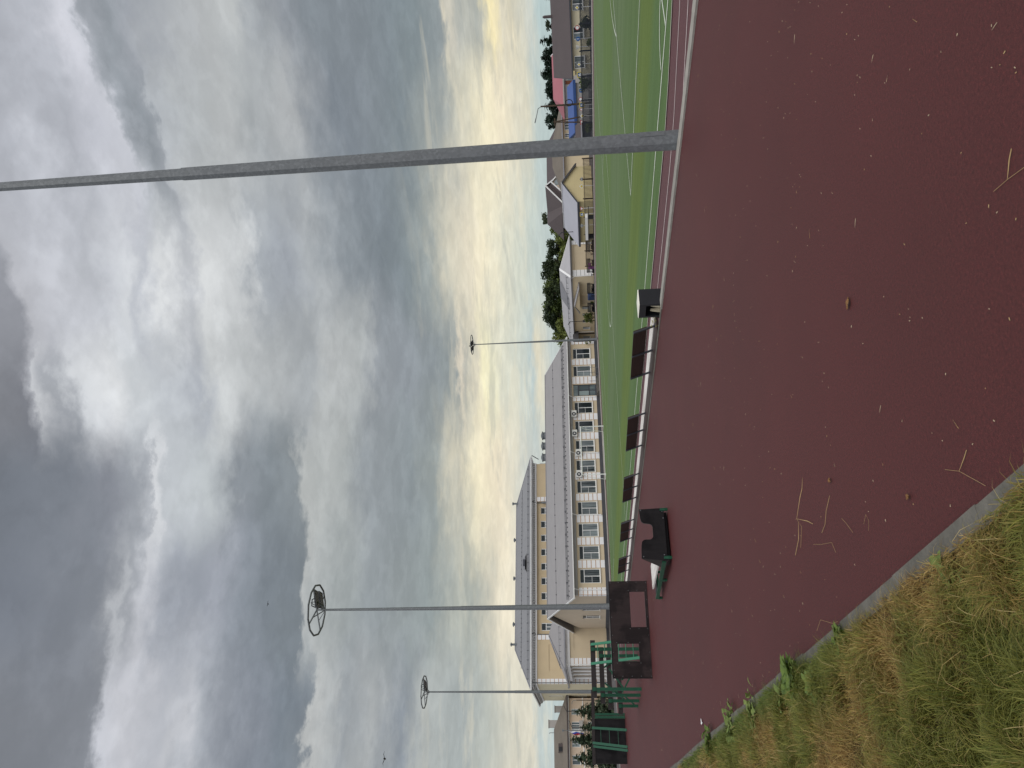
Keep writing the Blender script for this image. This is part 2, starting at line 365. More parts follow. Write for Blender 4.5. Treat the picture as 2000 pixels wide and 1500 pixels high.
for s, y0 in ((1,9.4),(-1,70)):
    ye = y0+s*10.
    strip(q, seg(18.65,y0+s*.06,18.65,ye), w, zl+.002); strip(q, seg(47,y0+s*.06,47,ye), w, zl+.002); strip(q, seg(18.7,ye,46.95,ye), w, zl+.0025)
    strip(q, seg(28,y0+s*.06,28,y0+s*4), w, zl+.002); strip(q, seg(37.6,y0+s*.06,37.6,y0+s*4), w, zl+.002); strip(q, seg(28.05,y0+s*4,37.55,y0+s*4), w, zl+.0025)
    a0 = 60.5 if s > 0 else 299.5; strip(q, arc(32.8,y0+s*.1,11.35,a0,(180-a0) if s > 0 else 240.5), w, zl+.003)
strip(q, arc(13.38,9.4,1.1,8,82,8), w, zl+.003)
struct('field_markings', q, MAT['line'])
q = MB()
strip(q, [(x-.03,y) for x,y in edge[:10]], .05, -.300); strip(q, [(53.33,20),(53.33,66)], .05, -.3)
strip(q, [(11.24,62),(11.24,13),(11.27,11),(11.4,9.9),(11.95,8.1),(12.9,6.2),(14.5,4),(17,1.4)], .055, -.312)
strip(q, [(10.15,62),(10.15,13),(10.2,10.6),(10.5,9.4),(11.15,7.5),(12.1,5.6),(13.7,3.4),(16.2,.8)], .055, -.312)
strip(q, [(16,73.7),(50.5,73.7),(53.4,72),(54.2,68),(54.2,36)], .06, -.312)
struct('lane_markings', q, MAT['lane'])

# ------------------------------------------------------------------ long grass on the bank
def soft(x, y, s, seed):
    r = np.random.default_rng(seed); v = np.zeros_like(x)
    for k in range(7):
        a, ph, f = r.uniform(0,6.28), r.uniform(0,6.28), s*r.uniform(.6,2.4)
        v += np.sin((x*np.cos(a)+y*np.sin(a))*f+ph)
    return v/3.2
def grass_mesh(name, x, y, z, h, ang, lean, wid, cols, sx=None):
    n = len(x); V = np.zeros((n,7,3), np.float32)
    dx, dy = np.cos(ang), np.sin(ang); px, py = -dy*wid/2, dx*wid/2
    for i, (t, ws) in enumerate(((0,.8),(.4,1.),(.75,.7))):
        l = h*t*np.sin(lean*(.35+.75*t)); u = h*t*np.cos(lean*(.35+.75*t))
        for s in (0,1):
            sg = 1 if s else -1
            V[:,i*2+s,0] = x+dx*l+sg*px*ws; V[:,i*2+s,1] = y+dy*l+sg*py*ws; V[:,i*2+s,2] = z+u
    l = h*np.sin(np.minimum(lean*1.15,1.75)); u = h*np.cos(np.minimum(lean*1.15,1.6))
    V[:,6,0] = x+dx*l; V[:,6,1] = y+dy*l; V[:,6,2] = z+np.maximum(u,.004)
    idx = np.array([0,1,3,2, 2,3,5,4, 4,5,6], np.int32)
    loops = (np.arange(n, dtype=np.int32)[:,None]*7+idx[None,:]).ravel()
    starts = (np.arange(n, dtype=np.int32)[:,None]*11+np.array([0,4,8], np.int32)[None,:]).ravel()
    me = bpy.data.meshes.new(name); me.vertices.add(n*7); me.vertices.foreach_set('co', V.ravel())
    me.loops.add(n*11); me.loops.foreach_set('vertex_index', loops)
    me.polygons.add(n*3); me.polygons.foreach_set('loop_start', starts)
    at = me.attributes.new('blade', 'FLOAT_COLOR', 'POINT')
    C4 = np.ones((n,7,4), np.float32); C4[:,:,:3] = cols[:,None,:]; at.data.foreach_set('color', C4.ravel())
    me.update(); me.validate(); return me
def pal(cs): return np.array([lin(c) for c in cs])
GREEN = pal([(112,114,52),(124,122,56),(94,102,46),(132,130,68),(106,110,52)])
STRAW = pal([(152,124,70),(170,142,86),(136,106,60),(182,156,102),(124,94,52)])
def lawn():
    xs, ys, ds = [], [], []
    for y0,y1,x0,x1,d in ((.6,2,-2.2,1.,2600),(2,3.4,-.35,1.04,21000),(3.4,5,-.35,1.04,17000),(5,8,-.1,1.04,11500),(8,12,.2,1.04,6500),(12,22,.3,1.04,1900),(22,62,.3,1.04,260),(2,12,-2.5,-.1,1300),(12,30,-3.,.3,330)):
        n = int(d*(y1-y0)*(x1-x0)); xs.append(rng.uniform(x0,x1,n)); ys.append(rng.uniform(y0,y1,n))
    x = np.concatenate(xs); y = np.concatenate(ys); n = len(x)
    m = soft(x,y,1.6,3)+.55*soft(x,y,5.,4)+rng.normal(0,.35,n)        # >0 green, <0 dry thatch
    edgeg = np.clip((x-.72)/.3,0,1)*np.clip((y-4.2)/2.5,0,1); m = m*.85+edgeg*1.1+.08
    dry = m < -.05
    lying = rng.random(n) < np.where(dry,.75,.32)
    h = np.where(lying, rng.uniform(.05,.14,n), rng.uniform(.035,.10,n))*(1+.25*np.clip(m,-1,1))
    h *= np.where(x > .93, .75, 1)
    lean = np.where(lying, rng.uniform(1.05,1.5,n), rng.uniform(.1,.95,n))
    h *= np.clip(1+.45*soft(x,y,9.,21)+.25*soft(x,y,22.,22),.45,1.7)
    flow = 1.2+2.2*soft(x,y,3.,31)+1.3*soft(x,y,8.,32); ang = flow+rng.normal(0,.75,n); ang = np.where(rng.random(n) < .22, rng.uniform(0,6.283,n), ang)
    z = .012+.03*np.clip(soft(x,y,4.,9),-1,1)*.6+np.where(lying, rng.uniform(.0,.05,n), 0.)
    wid = np.where(dry, rng.uniform(.0013,.0027,n), rng.uniform(.0018,.0040,n))*(1+np.clip(y-3,0,14)*.075)
    g = GREEN[rng.integers(0,5,n)]; s = STRAW[rng.integers(0,5,n)]
    t = np.clip(m*1.2+.5+rng.normal(0,.25,n),0,1)[:,None]
    cols = (s*(1-t)+g*t)*rng.uniform(.9,1.42,n)[:,None]
    lush = np.clip(edgeg*1.3-.2,0,1)[:,None]*np.clip(m,0,1)[:,None]
    cols = cols*(1-lush*.6)+np.array(lin((84,112,52)))[None,:]*lush*.6
    return grass_mesh('grass', x,y,z,h,ang,lean,wid,cols)
mg, nt, pb = nodes('grass_blades')
at_ = N(nt, 'ShaderNodeAttribute', attribute_name='blade'); nt.links.new(at_.outputs['Color'], pb.inputs['Base Color'])
pb.inputs['Roughness'].default_value = .55; pb.inputs['Specular IOR Level'].default_value = .25
trn = N(nt, 'ShaderNodeBsdfTranslucent'); nt.links.new(at_.outputs['Color'], trn.inputs['Color'])
mxs = N(nt, 'ShaderNodeMixShader'); mxs.inputs[0].default_value = .3
nt.links.new(pb.outputs[0], mxs.inputs[1]); nt.links.new(trn.outputs[0], mxs.inputs[2]); nt.links.new(mxs.outputs[0], nt.nodes['Material Output'].inputs[0])
me = lawn(); me.materials.append(mg); o = bpy.data.objects.new('grass', me); COL.objects.link(o)
tag(o, 'long yellow-green grass and dry thatch on the bank beside the red path', 'grass', kind='stuff')
# longer dry stalks lying over the grass
n = 520; x = rng.uniform(-.2,1.0,n); y = 2+rng.random(n)**1.6*13
me = grass_mesh('dry_stalks', x,y,.045+rng.uniform(0,.05,n),rng.uniform(.08,.24,n),rng.uniform(0,6.28,n),rng.uniform(1.0,1.5,n),rng.uniform(.0012,.0024,n)*(1+.05*y),pal([(196,170,112),(176,150,96),(206,184,130)])[rng.integers(0,3,n)])
me.materials.append(mg); o = bpy.data.objects.new('straw', me); COL.objects.link(o)
tag(o, 'loose pale dry stalks strewn over the grass bank', 'straw', kind='stuff')

# broad-leaved weeds along the left kerb
LEAFM = [leaf_mat('weed_leaf', (80,102,44), (132,152,78), .5), leaf_mat('weed_leaf_pale', (92,110,52), (142,158,90), .5)]
def weed(name, x, y, nl, ln, wd, label, mat, spread=1.):
    t = thing(name, label, 'weed', (x,y,.02)); b = MB()
    for k in range(nl):
        a = rnd.uniform(0,6.28); L_ = ln*rnd.uniform(.55,1.1); W_ = wd*rnd.uniform(.7,1.15); r0 = rnd.uniform(0,.07)*spread
        ox, oy = r0*math.cos(rnd.uniform(0,6.28)), r0*math.sin(rnd.uniform(0,6.28)); up = rnd.uniform(.5,1.25)
        d = Vector((math.cos(a),math.sin(a),0)); s = Vector((-d.y,d.x,0)); P = []
        for i in range(6):
            f = i/5; e = up*(1-f*.9); P.append((P[-1][0]+(d*math.cos(e)+Vector((0,0,math.sin(e))))*L_/5 if i else Vector((ox,oy,.01)), W_*(.25+1.5*math.sin(math.pi*min(1,f*.88+.06)))*.5*(1+rnd.uniform(-.12,.12))))
        for i in range(5):
            (p0,w0),(p1,w1) = P[i],P[i+1]; c0 = Vector((0,0,w0*.25)); c1 = Vector((0,0,w1*.25)) if i < 4 else Vector()
            w1 = w1 if i < 4 else .001
            b.poly([p0-s*w0+c0,p0,p1,p1-s*w1+c1]); b.poly([p0,p0+s*w0+c0,p1+s*w1+c1,p1])
    b.build('leaves', mat, t); return t
weed('weed', 1.0, 6.2, 60, .2, .05, 'largest lush weed with long broad leaves overhanging the grass-side kerb', LEAFM[0], 1.5)
weed('weed', .86, 5.72, 30, .15, .042, 'broad-leaved weed in the grass just nearer than the largest weed', LEAFM[0])
weed('weed', .9, 6.75, 30, .14, .04, 'small leafy weed just beyond the largest weed at the kerb', LEAFM[1], 2)
weed('weed', 1.02, 5.0, 26, .09, .03, 'low dark weed against the kerb, nearer than the broad-leaved weeds', LEAFM[0], 1.5)
weed('weed', .95, 8.2, 70, .11, .035, 'low creeping weed patch on the kerb beyond the leafy weeds', LEAFM[1], 4)
weed('weed', .98, 9.6, 80, .12, .036, 'creeping weed patch on the kerb nearest the white paper scrap', LEAFM[1], 4)
weed('weed', .98, 11.6, 70, .15, .045, 'bushy weed on the kerb beside the white paper scrap, past the creeping patches', LEAFM[0], 4)
weed('weed', .95, 3.35, 14, .1, .03, 'small weed tuft by the kerb closest to the camera', LEAFM[1], 1.2)

# ------------------------------------------------------------------ litter on the red path
b = MB()
def sliver(x, y, L_, w_, a, z=.004, mi=0):
    d = Vector((math.cos(a),math.sin(a),0))*L_/2; s = Vector((-math.sin(a),math.cos(a),0))*w_/2; p = Vector((x,y,z))
    b.poly([p-d-s,p+d-s*.4,p+d+s*.4,p-d+s], mi); b.poly([p-d+Vector((0,0,.0018)),p+d*.9+Vector((0,0,.0022)),p+s+Vector((0,0,.001)),p-d*.7+s], mi)
for k in range(1000):
    y = 1.9+rnd.random()**1.9*22; x = rnd.uniform(1.2,8.5)
    if rnd.random() < .86: sliver(x, y, rnd.uniform(.004,.013)*(1+y*.05), rnd.uniform(.003,.005)*(1+y*.06), rnd.uniform(0,6.28), mi=rnd.choice((0,0,1)))
    else: sliver(x, y, rnd.uniform(.02,.06)*(1+y*.03), .0013*(1+y*.14), rnd.gauss(.9,.9), mi=rnd.choice((0,1)))
o = b.build('straw_litter', [M('pale_chaff',(206,190,158),.8,.2,40), MAT['dry']]); tag(o, 'scattered pale chaff and straw bits all over the red path', 'litter', kind='stuff')
def stalk(name, pts, r, label, heads=()):
    r *= .34; b = MB(); b.tube([(p[0],p[1],p[2] if len(p) > 2 else .006) for p in pts], r, 5)
    for h in heads: b.tube([(p[0],p[1],p[2] if len(p) > 2 else .006) for p in h], [r,r*2.2,r*1.8,r*.5][:len(h)] if len(h) > 2 else r, 5)
    tag(b.build(name, MAT['dry'], off=(pts[0][0],pts[0][1],0)), label, 'stalk')
stalk('straw_stalk', [(2.02,5.62),(1.98,5.5,.03),(1.9,5.45,.02),(1.8,5.62)], .0028, 'branched dry grass stalk lying mid-path, the largest one on the red path', [[(1.98,5.5,.03),(2.09,5.35,.02),(2.14,5.31),(2.2,5.25)],[(1.98,5.5,.03),(1.9,5.33),(1.84,5.22)],[(1.95,5.48,.028),(1.86,5.6,.015),(1.8,5.8)]])
stalk('straw_stalk', [(1.72,5.3),(1.66,5.12),(1.6,4.9),(1.52,4.86)], .0024, 'long straight dry stalk beside the branched stalk, on its kerb side')
stalk('straw_stalk', [(1.86,4.75),(1.8,4.86,.012),(1.74,4.95,.008),(1.72,5.06)], .0036, 'short brown bent twig on the path next to a curled leaf')
stalk('straw_stalk', [(1.66,4.62),(1.6,4.55,.008),(1.52,4.48)], .002, 'thin upright-lying dry stalk between the bent twig and the looped stalk')
stalk('straw_stalk', [(1.5,4.28),(1.52,4.18,.02),(1.47,4.13,.03),(1.44,4.22,.01)], .002, 'looped little dry stalk on the path between the twig and the kerb')
stalk('straw_stalk', [(2.06,2.24),(2.03,2.15,.006),(1.98,2.03)], .0026, 'forked dry stalk at the very end of the red path closest to the camera', [[(2.03,2.15,.006),(2.08,2.1),(2.1,2.07)]])
stalk('straw_stalk', [(1.36,3.2),(1.3,3.08,.01),(1.22,2.98,.012),(1.16,2.9,.02)], .0022, 'dry stalk with a side shoot lying where the kerb leaves the picture', [[(1.3,3.08,.01),(1.33,3.02),(1.35,2.98)]])
stalk('straw_stalk', [(1.2,5.6),(1.24,5.45,.01),(1.16,5.2,.012),(1.13,5.02,.03)], .0022, 'wavy dry stalk reaching the grass-side kerb by the low dark weed')
def dry_leaf(x, y, s, rz, label):
    b = MB(); P = []
    for i in range(7):
        f = i/6; w_ = s*.32*math.sin(math.pi*min(1,.08+f*.9))*(1+rnd.uniform(-.3,.3)); P.append((f*s, w_, .004+.006*math.sin(f*5+rz)**2))
    for i in range(6):
        (a,wa,za),(c,wc,zc) = P[i],P[i+1]; b.poly([(a,-wa,za+.006),(a,0,za),(c,0,zc),(c,-wc,zc+.004)]); b.poly([(a,0,za),(a,wa,za+.008),(c,wc,zc+.005),(c,0,zc)])
    o = b.build('dry_leaf', MAT['leaf_dry'], loc=(x,y,.002)); o.rotation_euler = (0,0,rz); tag(o, label, 'leaf')
dry_leaf(2.66,3.7,.075,2.2,'curled brown leaf alone in the middle of the red path')
dry_leaf(1.92,4.66,.045,.8,'crumpled dry leaf just past the short bent twig')
dry_leaf(1.4,3.6,.045,1.5,'small torn brown leaf on the path close to the looped stalk')
b = MB()
for k in range(7):
    a = k*.9; b.poly([(0,0,.012),(.05*math.cos(a)*rnd.uniform(.6,1.2),.05*math.sin(a),.005+.02*rnd.random()),(.05*math.cos(a+.9),.06*math.sin(a+.9)*rnd.uniform(.6,1.1),.028*rnd.random())])
tag(b.build('paper_scrap', MAT['white'], loc=(1.36,12.4,.003)), 'crumpled white paper scrap on the path by the grass-side kerb', 'paper')

# ------------------------------------------------------------------ floodlight masts
def make_mast(label, loc, rz):
    t = thing('floodlight_mast', label, 'floodlight', loc, rz, 'floodlight masts round the pitch')
    b = MB()
    b.tube([(0,0,0),(0,0,1.35)], [.158,.142], 8, phase=.39); b.tube([(0,0,1.35),(0,0,8.1)], [.140,.104], 8, phase=.39)
    b.tube([(0,0,8.05),(0,0,14.9)], [.094,.052], 8, phase=.39)
    b.build('pole', MAT['galv'], t)
    b = MB(); b.box(-.24,.24,-.24,.24,.0,.03); b.build('base_plate', MAT['galv'], t)
    b = MB(); b.box(-.05,.05,-.148,-.12,.5,.86); b.build('hatch', MAT['galv'], t)
    zr = 15.2; b = MB(); n = 12; R_ = 1.2
    pts = [(R_*math.cos(2*math.pi*k/n),R_*math.sin(2*math.pi*k/n),zr) for k in range(n)]
    for k in range(n): b.tube([pts[k],pts[(k+1) % n]], .045, 6)
    b.build('crown_ring', MAT['galv'], t)
    b = MB()
    for a in (45,135): c,s = math.cos(D(a)),math.sin(D(a)); b.bar((-R_*c,-R_*s,zr),(R_*c,R_*s,zr),.05,.05)
    b.tube([(0,0,14.85),(0,0,zr)], .04, 6)
    for k in range(4):
        a = D(45+90*k); b.bar((.05*math.cos(a),.05*math.sin(a),14.8),(.62*math.cos(a),.62*math.sin(a),zr),.035,.035)
    b.build('crown_spokes', MAT['galv'], t)
    for k, (yy, dx) in enumerate(((-.34,.30),(.34,.36))):
        f = MB(); c = Vector((dx+.16,yy,zr-.04)); ux = Vector((math.cos(D(14)),0,math.sin(D(14)))); uz = Vector((-ux.z,0,ux.x))
        P = lambda a,bb,cc: c+ux*a+Vector((0,bb,0))+uz*cc
        f.hexa([P(-.42,-.25,-.04),P(.42,-.25,-.04),P(.42,.25,-.04),P(-.42,.25,-.04),P(-.42,-.25,.04),P(.42,-.25,.04),P(.42,.25,.04),P(-.42,.25,.04)])
        f.tube([P(-.2,-.29,0),P(-.2,-.29,.2),P(-.2,.29,.2),P(-.2,.29,0)], .018, 5)
        f.build('floodlight', MAT['lens'], t)
    f = MB(); f.tube([(.1,0,zr+.02),(.2,0,zr+.28),(.5,0,zr+.3),(.62,0,zr+.05)], .03, 6); f.build('bracket', MAT['lens'], t)
    return t
mast = make_mast('nearest thick galvanised mast at the kerb, crossing the picture, its head out of view', (8.95,8.2,Z0), D(3))
dup(mast, (8.95,36.2,Z0), D(-3), 'galvanised floodlight mast rising behind the black wall with two openings')
dup(mast, (8.95,62.2,Z0), D(8), 'galvanised floodlight mast rising behind the tall beam end of the fence obstacle')
dup(mast, (50.6,76.4,Z0), D(215), 'galvanised floodlight mast across the pitch, where the long school wing meets the wood')

# ------------------------------------------------------------------ long bench along the kerb
t = thing('long_bench', 'long pale-seated bench with dark brown backrests running along the kerb', 'bench', (9.2,13.1,Z0))
def L_(x,y,z): return (x-9.2, y-13.1, z-Z0)
def lbox(b,x0,x1,y0,y1,z0,z1,mi=0): b.box(x0-9.2,x1-9.2,y0-13.1,y1-13.1,z0-Z0,z1-Z0,mi)
b = MB()
for k in range(9):
    for a, c in ((9.215,9.35),(9.358,9.495),(9.503,9.63)):
        lbox(b,a,c,13.0+k*2.6,13.0+k*2.6+2.592,-.005,.03+rnd.uniform(-.003,.003))
b.build('seat', MAT['plank'], t)
b = MB()
for k in range(9): lbox(b,8.705,9.205,13.14+k*2.6-.1,13.14+k*2.6+2.49,-.03,.018+rnd.uniform(-.003,.003))
b.build('rear_beam', MAT['bench_brown'], t)
for k in range(24):
    b = MB(); lbox(b,9.22,9.62,13.15+k*1,13.23+k*1,-.3,-.006); b.build('leg', MAT['concrete'], t)
for k in range(6):
    y0 = (13.3,17.18,21.0,24.9,28.9,32.8)[k]; y1 = y0+1.92
    b = MB()
    for zz in range(3):
        z0_, z1_ = .185+zz*.096, .185+zz*.096+.0945; f = lambda z: 9.12-(z-.02)*.36
        b.hexa([L_(f(z0_)-.02,y0,z0_),L_(f(z0_)+.01,y0,z0_),L_(f(z0_)+.01,y1,z0_),L_(f(z0_)-.02,y1,z0_),L_(f(z1_)-.02,y0,z1_),L_(f(z1_)+.01,y0,z1_),L_(f(z1_)+.01,y1,z1_),L_(f(z1_)-.02,y1,z1_)])
    bk = b.build('backrest', MAT['bench_brown'], t)
    for yy in (y0+.02,(y0+y1)/2,y1-.02):
        b = MB(); b.bar(L_(9.1,yy,-.02),L_(8.925,yy,.475),.045,.03,up=(1,0,0)); b.build('backrest_post', MAT['steel'], bk)
# plants in the strip beside the bin
b = MB()
for k in range(60):
    p = Vector((8.98+rnd.uniform(-.12,.14),12.92+rnd.uniform(-.25,.3),rnd.uniform(-.1,.12))); a = rnd.uniform(0,6.28); s = rnd.uniform(.03,.055)
    d = Vector((math.cos(a),math.sin(a),rnd.uniform(-.3,.6))).normalized()*s; e = Vector((-math.sin(a),math.cos(a),rnd.uniform(-.3,.3)))*s*.45
    b.poly([p-d,p+e,p+d,p-e])
t = thing('weed', 'yellow-green weed growing between the waste bin and the bench end', 'weed', (8.98,12.92,Z0))
b.build('leaves', leaf_mat('bench_weed_leaf',(104,106,48),(170,164,86)), t, off=None).location = (-8.98,-12.92,-Z0)

# ------------------------------------------------------------------ waste bin
t = thing('waste_bin', 'square black waste bin with white lid beside the bench end', 'bin', (9.02,12.42,Z0))
b = MB(); w_, d_ = .19, .22; h_ = .70
b.box(-w_,w_,-d_,-d_+.012,.02,h_); b.box(w_-.012,w_,-d_+.012,d_,.02,h_); b.box(-w_,w_-.012,d_-.012,d_,.02,h_)
b.box(-w_,-w_+.012,-d_+.012,d_-.012,.57,h_); b.box(-w_,w_,-d_,d_,0,.018); b.box(-w_,-w_+.012,-d_+.012,-d_+.05,.02,.57); b.box(-w_,-w_+.012,d_-.05,d_-.012,.02,.57)
b.build('body', MAT['black_metal'], t)
b = MB(); b.hexa([(-w_-.004,-d_-.004,h_+.002),(w_+.004,-d_-.004,h_+.002),(w_+.004,d_+.004,h_+.002),(-w_-.004,d_+.004,h_+.002),(-w_+.01,-d_+.01,h_+.016),(w_-.01,-d_+.01,h_+.016),(w_-.01,d_-.01,h_+.016),(-w_+.01,d_-.01,h_+.016)])
b.build('lid', MAT['lid'], t)
for yy, lab in ((-.08,'pale sack hanging in the bin, the one nearer the viewer'),(.08,'pale sack hanging in the bin, the one nearer the bench')):
    b = MB(); b.tube([(-.1,yy,.05),(-.1,yy,.2),(-.1,yy,.36),(-.1,yy,.47)], [.05,.075,.05,.028], 8); s = b.build('sack', MAT['sack'], t, smooth=True)
    s.parent = None; s.location = t.location; tag(s, lab, 'sack', 'sacks in the waste bin')

# ------------------------------------------------------------------ exercise gear on the red path
# black wall with two openings
t = thing('obstacle_wall', 'long black plywood obstacle wall with a low wide opening and a square window', 'obstacle', (6.06,21.7,0), D(180-12))
W_, H_, T_ = 2.56, 1.06, .075
# local x runs from the right end (0) to the left end (W), local -y... the face toward the viewer is +y
ops = [(.29,1.24,.08,.50),(1.68,2.14,.32,.90)]
b = MB()
b.wall((0,T_),(1,0),(0,1),W_,.0,H_,ops,T_,0,1); b.wall((0,0),(1,0),(0,-1),W_,.0,H_,ops,.0,0,1)
b.box(-.006,-.0005,0,T_,0,H_,1); b.box(W_+.0005,W_+.02,-.03,T_+.02,0,H_,1); b.box(-.006,W_+.02,-.012,T_+.006,H_+.001,H_+.02,1)
b.build('board', [MAT['purple_ply'],MAT['black_ply']], t)
b = MB()
for xx in (.04,.5,.97,1.45,1.9,2.36,2.52):
    for zz in (.03,H_-.03): b.tube([(xx,T_+.001,zz),(xx,T_+.006,zz)], .009, 6)
for a,c,d,e in ops:
    for xx in (a-.04,c+.04):
        for zz in (d-.03,(d+e)/2,e+.03): b.tube([(xx,T_+.001,zz),(xx,T_+.006,zz)], .009, 6)
for zz in (.3,.55,.8): b.tube([(.03,T_+.001,zz),(.03,T_+.006,zz)], .009, 6); b.tube([(W_-.04,T_+.001,zz),(W_-.04,T_+.006,zz)], .009, 6)
b.build('bolt', MAT['galv'], t)
for xx in (.03,W_-.1):
    b = MB(); b.box(xx,xx+.07,-.075,-.014,0,H_-.02); b.build('post', MAT['green'], t)

# shield with the U-shaped cut and its low bench
t = thing('cutout_shield', 'black shield with a rounded U-shaped cut on a low green bench frame', 'obstacle', (4.98,14.45,0))
oy = 14.45
def cut_outline():
    P = [(.51,.075),(.49,.56)]
    P += [(.30,.545)]
    for k in range(7): a = D(90+k*15); P.append((.28+.08*math.cos(a)*1.0, .46+.08*math.sin(a)))
    P += [(.195,.42)]
    for k in range(7): a = D(0-k*15); P.append((.115+.075*math.cos(a), .395+.075*math.sin(a)))
    P += [(-.05,.322)]
    for k in range(7): a = D(270-k*15); P.append((-.055+.075*math.cos(a), .397+.075*math.sin(a)))
    P += [(-.13,.44)]
    for k in range(7): a = D(0+k*15); P.append((-.21+.08*math.cos(a), .47+.08*math.sin(a)))
    P += [(-.25,.56),(-.50,.575),(-.56,.085)]
    return P
out = cut_outline(); b = MB(); b.prism([(x,0,z) for x,z in out], (0,.03,0)); b.build('shield', MAT['black_ply'], t)
b = MB(); b.prism([(-.505,.031,.565),(-.555,.031,.085),(-.57,.5,.10)], (.02,0,0)); b.build('gusset', MAT['purple_ply'], t)
for x,z in ((.47,.53),(-.47,.535),(.44,.11),(-.44,.14),(.3,.1)):
    b = MB(); b.tube([(x,-.006,z),(x,.001,z)], .011, 6); b.build('bolt', MAT['galv'], t)
b = MB()
for k in range(3): b.box(-.52+k*.172,-.52+k*.172+.165,.10,2.15,.215,.245)
b.build('seat', MAT['plank'], t)
for x in (-.56,.02):
    b = MB(); b.bar((x,.05,.15),(x,2.75,.11),.04,.07); b.build('rail', MAT['green'], t)
for x,y in ((-.5,-.02),(.47,-.02),(-.56,1.3),(-.56,2.72),(.02,2.72)):
    b = MB(); b.tube([(x,y,.0),(x,y,.06),(x,y,.15)], [.028,.034,.026], 8); b.build('leg', MAT['green'], t)
b = MB(); b.bar((-.56,2.72,.08),(.02,2.72,.08),.04,.05); b.build('cross_rail', MAT['green'], t)
b = MB(); b.bar((-.5,.07,.14),(.47,.07,.14),.04,.06); b.build('cross_rail', MAT['green'], t)
b = MB(); b.box(-.5,.46,.12,.5,.015,.2); b.build('under_shade', MAT['black_ply'], t)  # added black block standing in for the shade beneath the seat
b = MB(); b.box(-.5,.02,2.2,2.6,.13,.15); b.build('step', MAT['dark_wood'], t)

# four hurdles of descending height
HUR = [(28.05,4.1,5.42,3.84,5.74,1.69),(28.95,4.03,5.36,3.77,5.68,1.40),(29.95,3.98,5.3,3.7,5.58,1.13),(31.0,3.94,5.26,3.66,5.4,.74)]
HL = ['tallest of the four stepped beam hurdles, standing nearest, with diagonal braces','second tallest stepped beam hurdle, just behind the braced one','second lowest of the four stepped beam hurdles','lowest and farthest of the four stepped beam hurdles']
for i,(y,xa,xb,p0,p1,h) in enumerate(HUR):
    t = thing('beam_hurdle', HL[i], 'hurdle', ((xa+xb)/2,y,0), 0, 'stepped beam hurdles on green posts'); cx = (xa+xb)/2
    b = MB(); b.box(p0-cx,p1-cx,-.05,.05,h-.17,h); b.build('beam', MAT['dark_wood'], t)
    for x in (xa-cx,xb-cx):
        b = MB(); b.box(x-.05,x+.05,-.155,-.055,0,h-.06); b.box(x-.06,x+.06,-.17,-.052,h-.14,h-.02); b.build('post', MAT['green'], t)
    if i == 0:
        for s,x in ((1,xa-cx+.05),):
            
            b = MB(); b.bar((x,-.1,.62),(x+.62,-.1,1.06),.07,.05); b.build('brace', MAT['green'], t)
            b = MB(); b.bar((x,-.1,.56),(x+.62,-.1,.2),.07,.05); b.build('brace', MAT['green'], t)
    else:
        b = MB(); b.bar((xa-cx+.05,-.1,h-.6),(xa-cx+.4,-.1,h-.18),.06,.05); b.build('brace', MAT['green'], t)
        b = MB(); b.bar((xb-cx-.05,-.1,h-.6),(xb-cx-.4,-.1,h-.18),.06,.05); b.build('brace', MAT['green'], t)
def ladder(label, foot_l, foot_r, top_l, top_r, rungs, name='leaning_ladder', w=.085, mat='green'):
    o = Vector(foot_l); t = thing(name, label, 'ladder', tuple(o)); A_ = [Vector(p)-o for p in (foot_l,foot_r,top_l,top_r)]
    for a,c in ((0,2),(1,3)):
        b = MB(); b.bar(A_[a],A_[c],w,.05,up=(0,-1,.3)); b.build('rail', MAT[mat], t)
    for k in range(rungs):
        f = (k+1)/(rungs+1); b = MB(); b.tube([A_[0].lerp(A_[2],f),A_[1].lerp(A_[3],f)], .016, 6); b.build('rung', MAT[mat], t)
    return t
ladder('sky-brightened green ladder leaning on the tallest beam hurdle', (4.86,26.45,.02),(5.46,26.4,.02),(4.93,27.92,1.68),(5.58,27.92,1.66),6,mat='green_skylit')
# two-metre fence obstacle
t = thing('fence_obstacle', 'solid black fence obstacle with a long top beam, carrying a ladder', 'obstacle', (4.2,46.6,0))
b = MB(); b.box(-1.2,1.06,-.06,.06,0,1.72); b.build('board', MAT['black_ply'], t)
b = MB(); b.hexa([(-1.24,-.09,1.724),(2.6,-.09,1.66),(2.6,.09,1.66),(-1.24,.09,1.724),(-1.24,-.09,1.90),(2.6,-.09,1.83),(2.6,.09,1.83),(-1.24,.09,1.90)]); b.build('top_beam', MAT['dark_wood'], t)
for xs in ((1.08,1.2,1.24,1.36),):
    b = MB(); b.box(xs[0],xs[1],-.2,.1,0,1.655); b.build('post', MAT['green'], t); b = MB(); b.box(xs[2],xs[3],-.12,.1,0,1.655); b.build('post', MAT['green'], t)
b = MB(); b.box(2.45,2.56,-.08,.08,0,1.655); b.build('post', MAT['green'], t)
ladder('dark green ladder leaning on the solid black fence obstacle', (3.68,44.6,.0),(4.48,44.4,.0),(4.02,46.3,1.84),(4.78,46.3,1.84),3,w=.13)
tl = bpy.data.objects['leaning_ladder.001']; b = MB(); b.bar((-.17,0,0),(.17,1.75,1.8),.12,.05,up=(0,-1,.3)); b.build('rail', MAT['green'], tl)

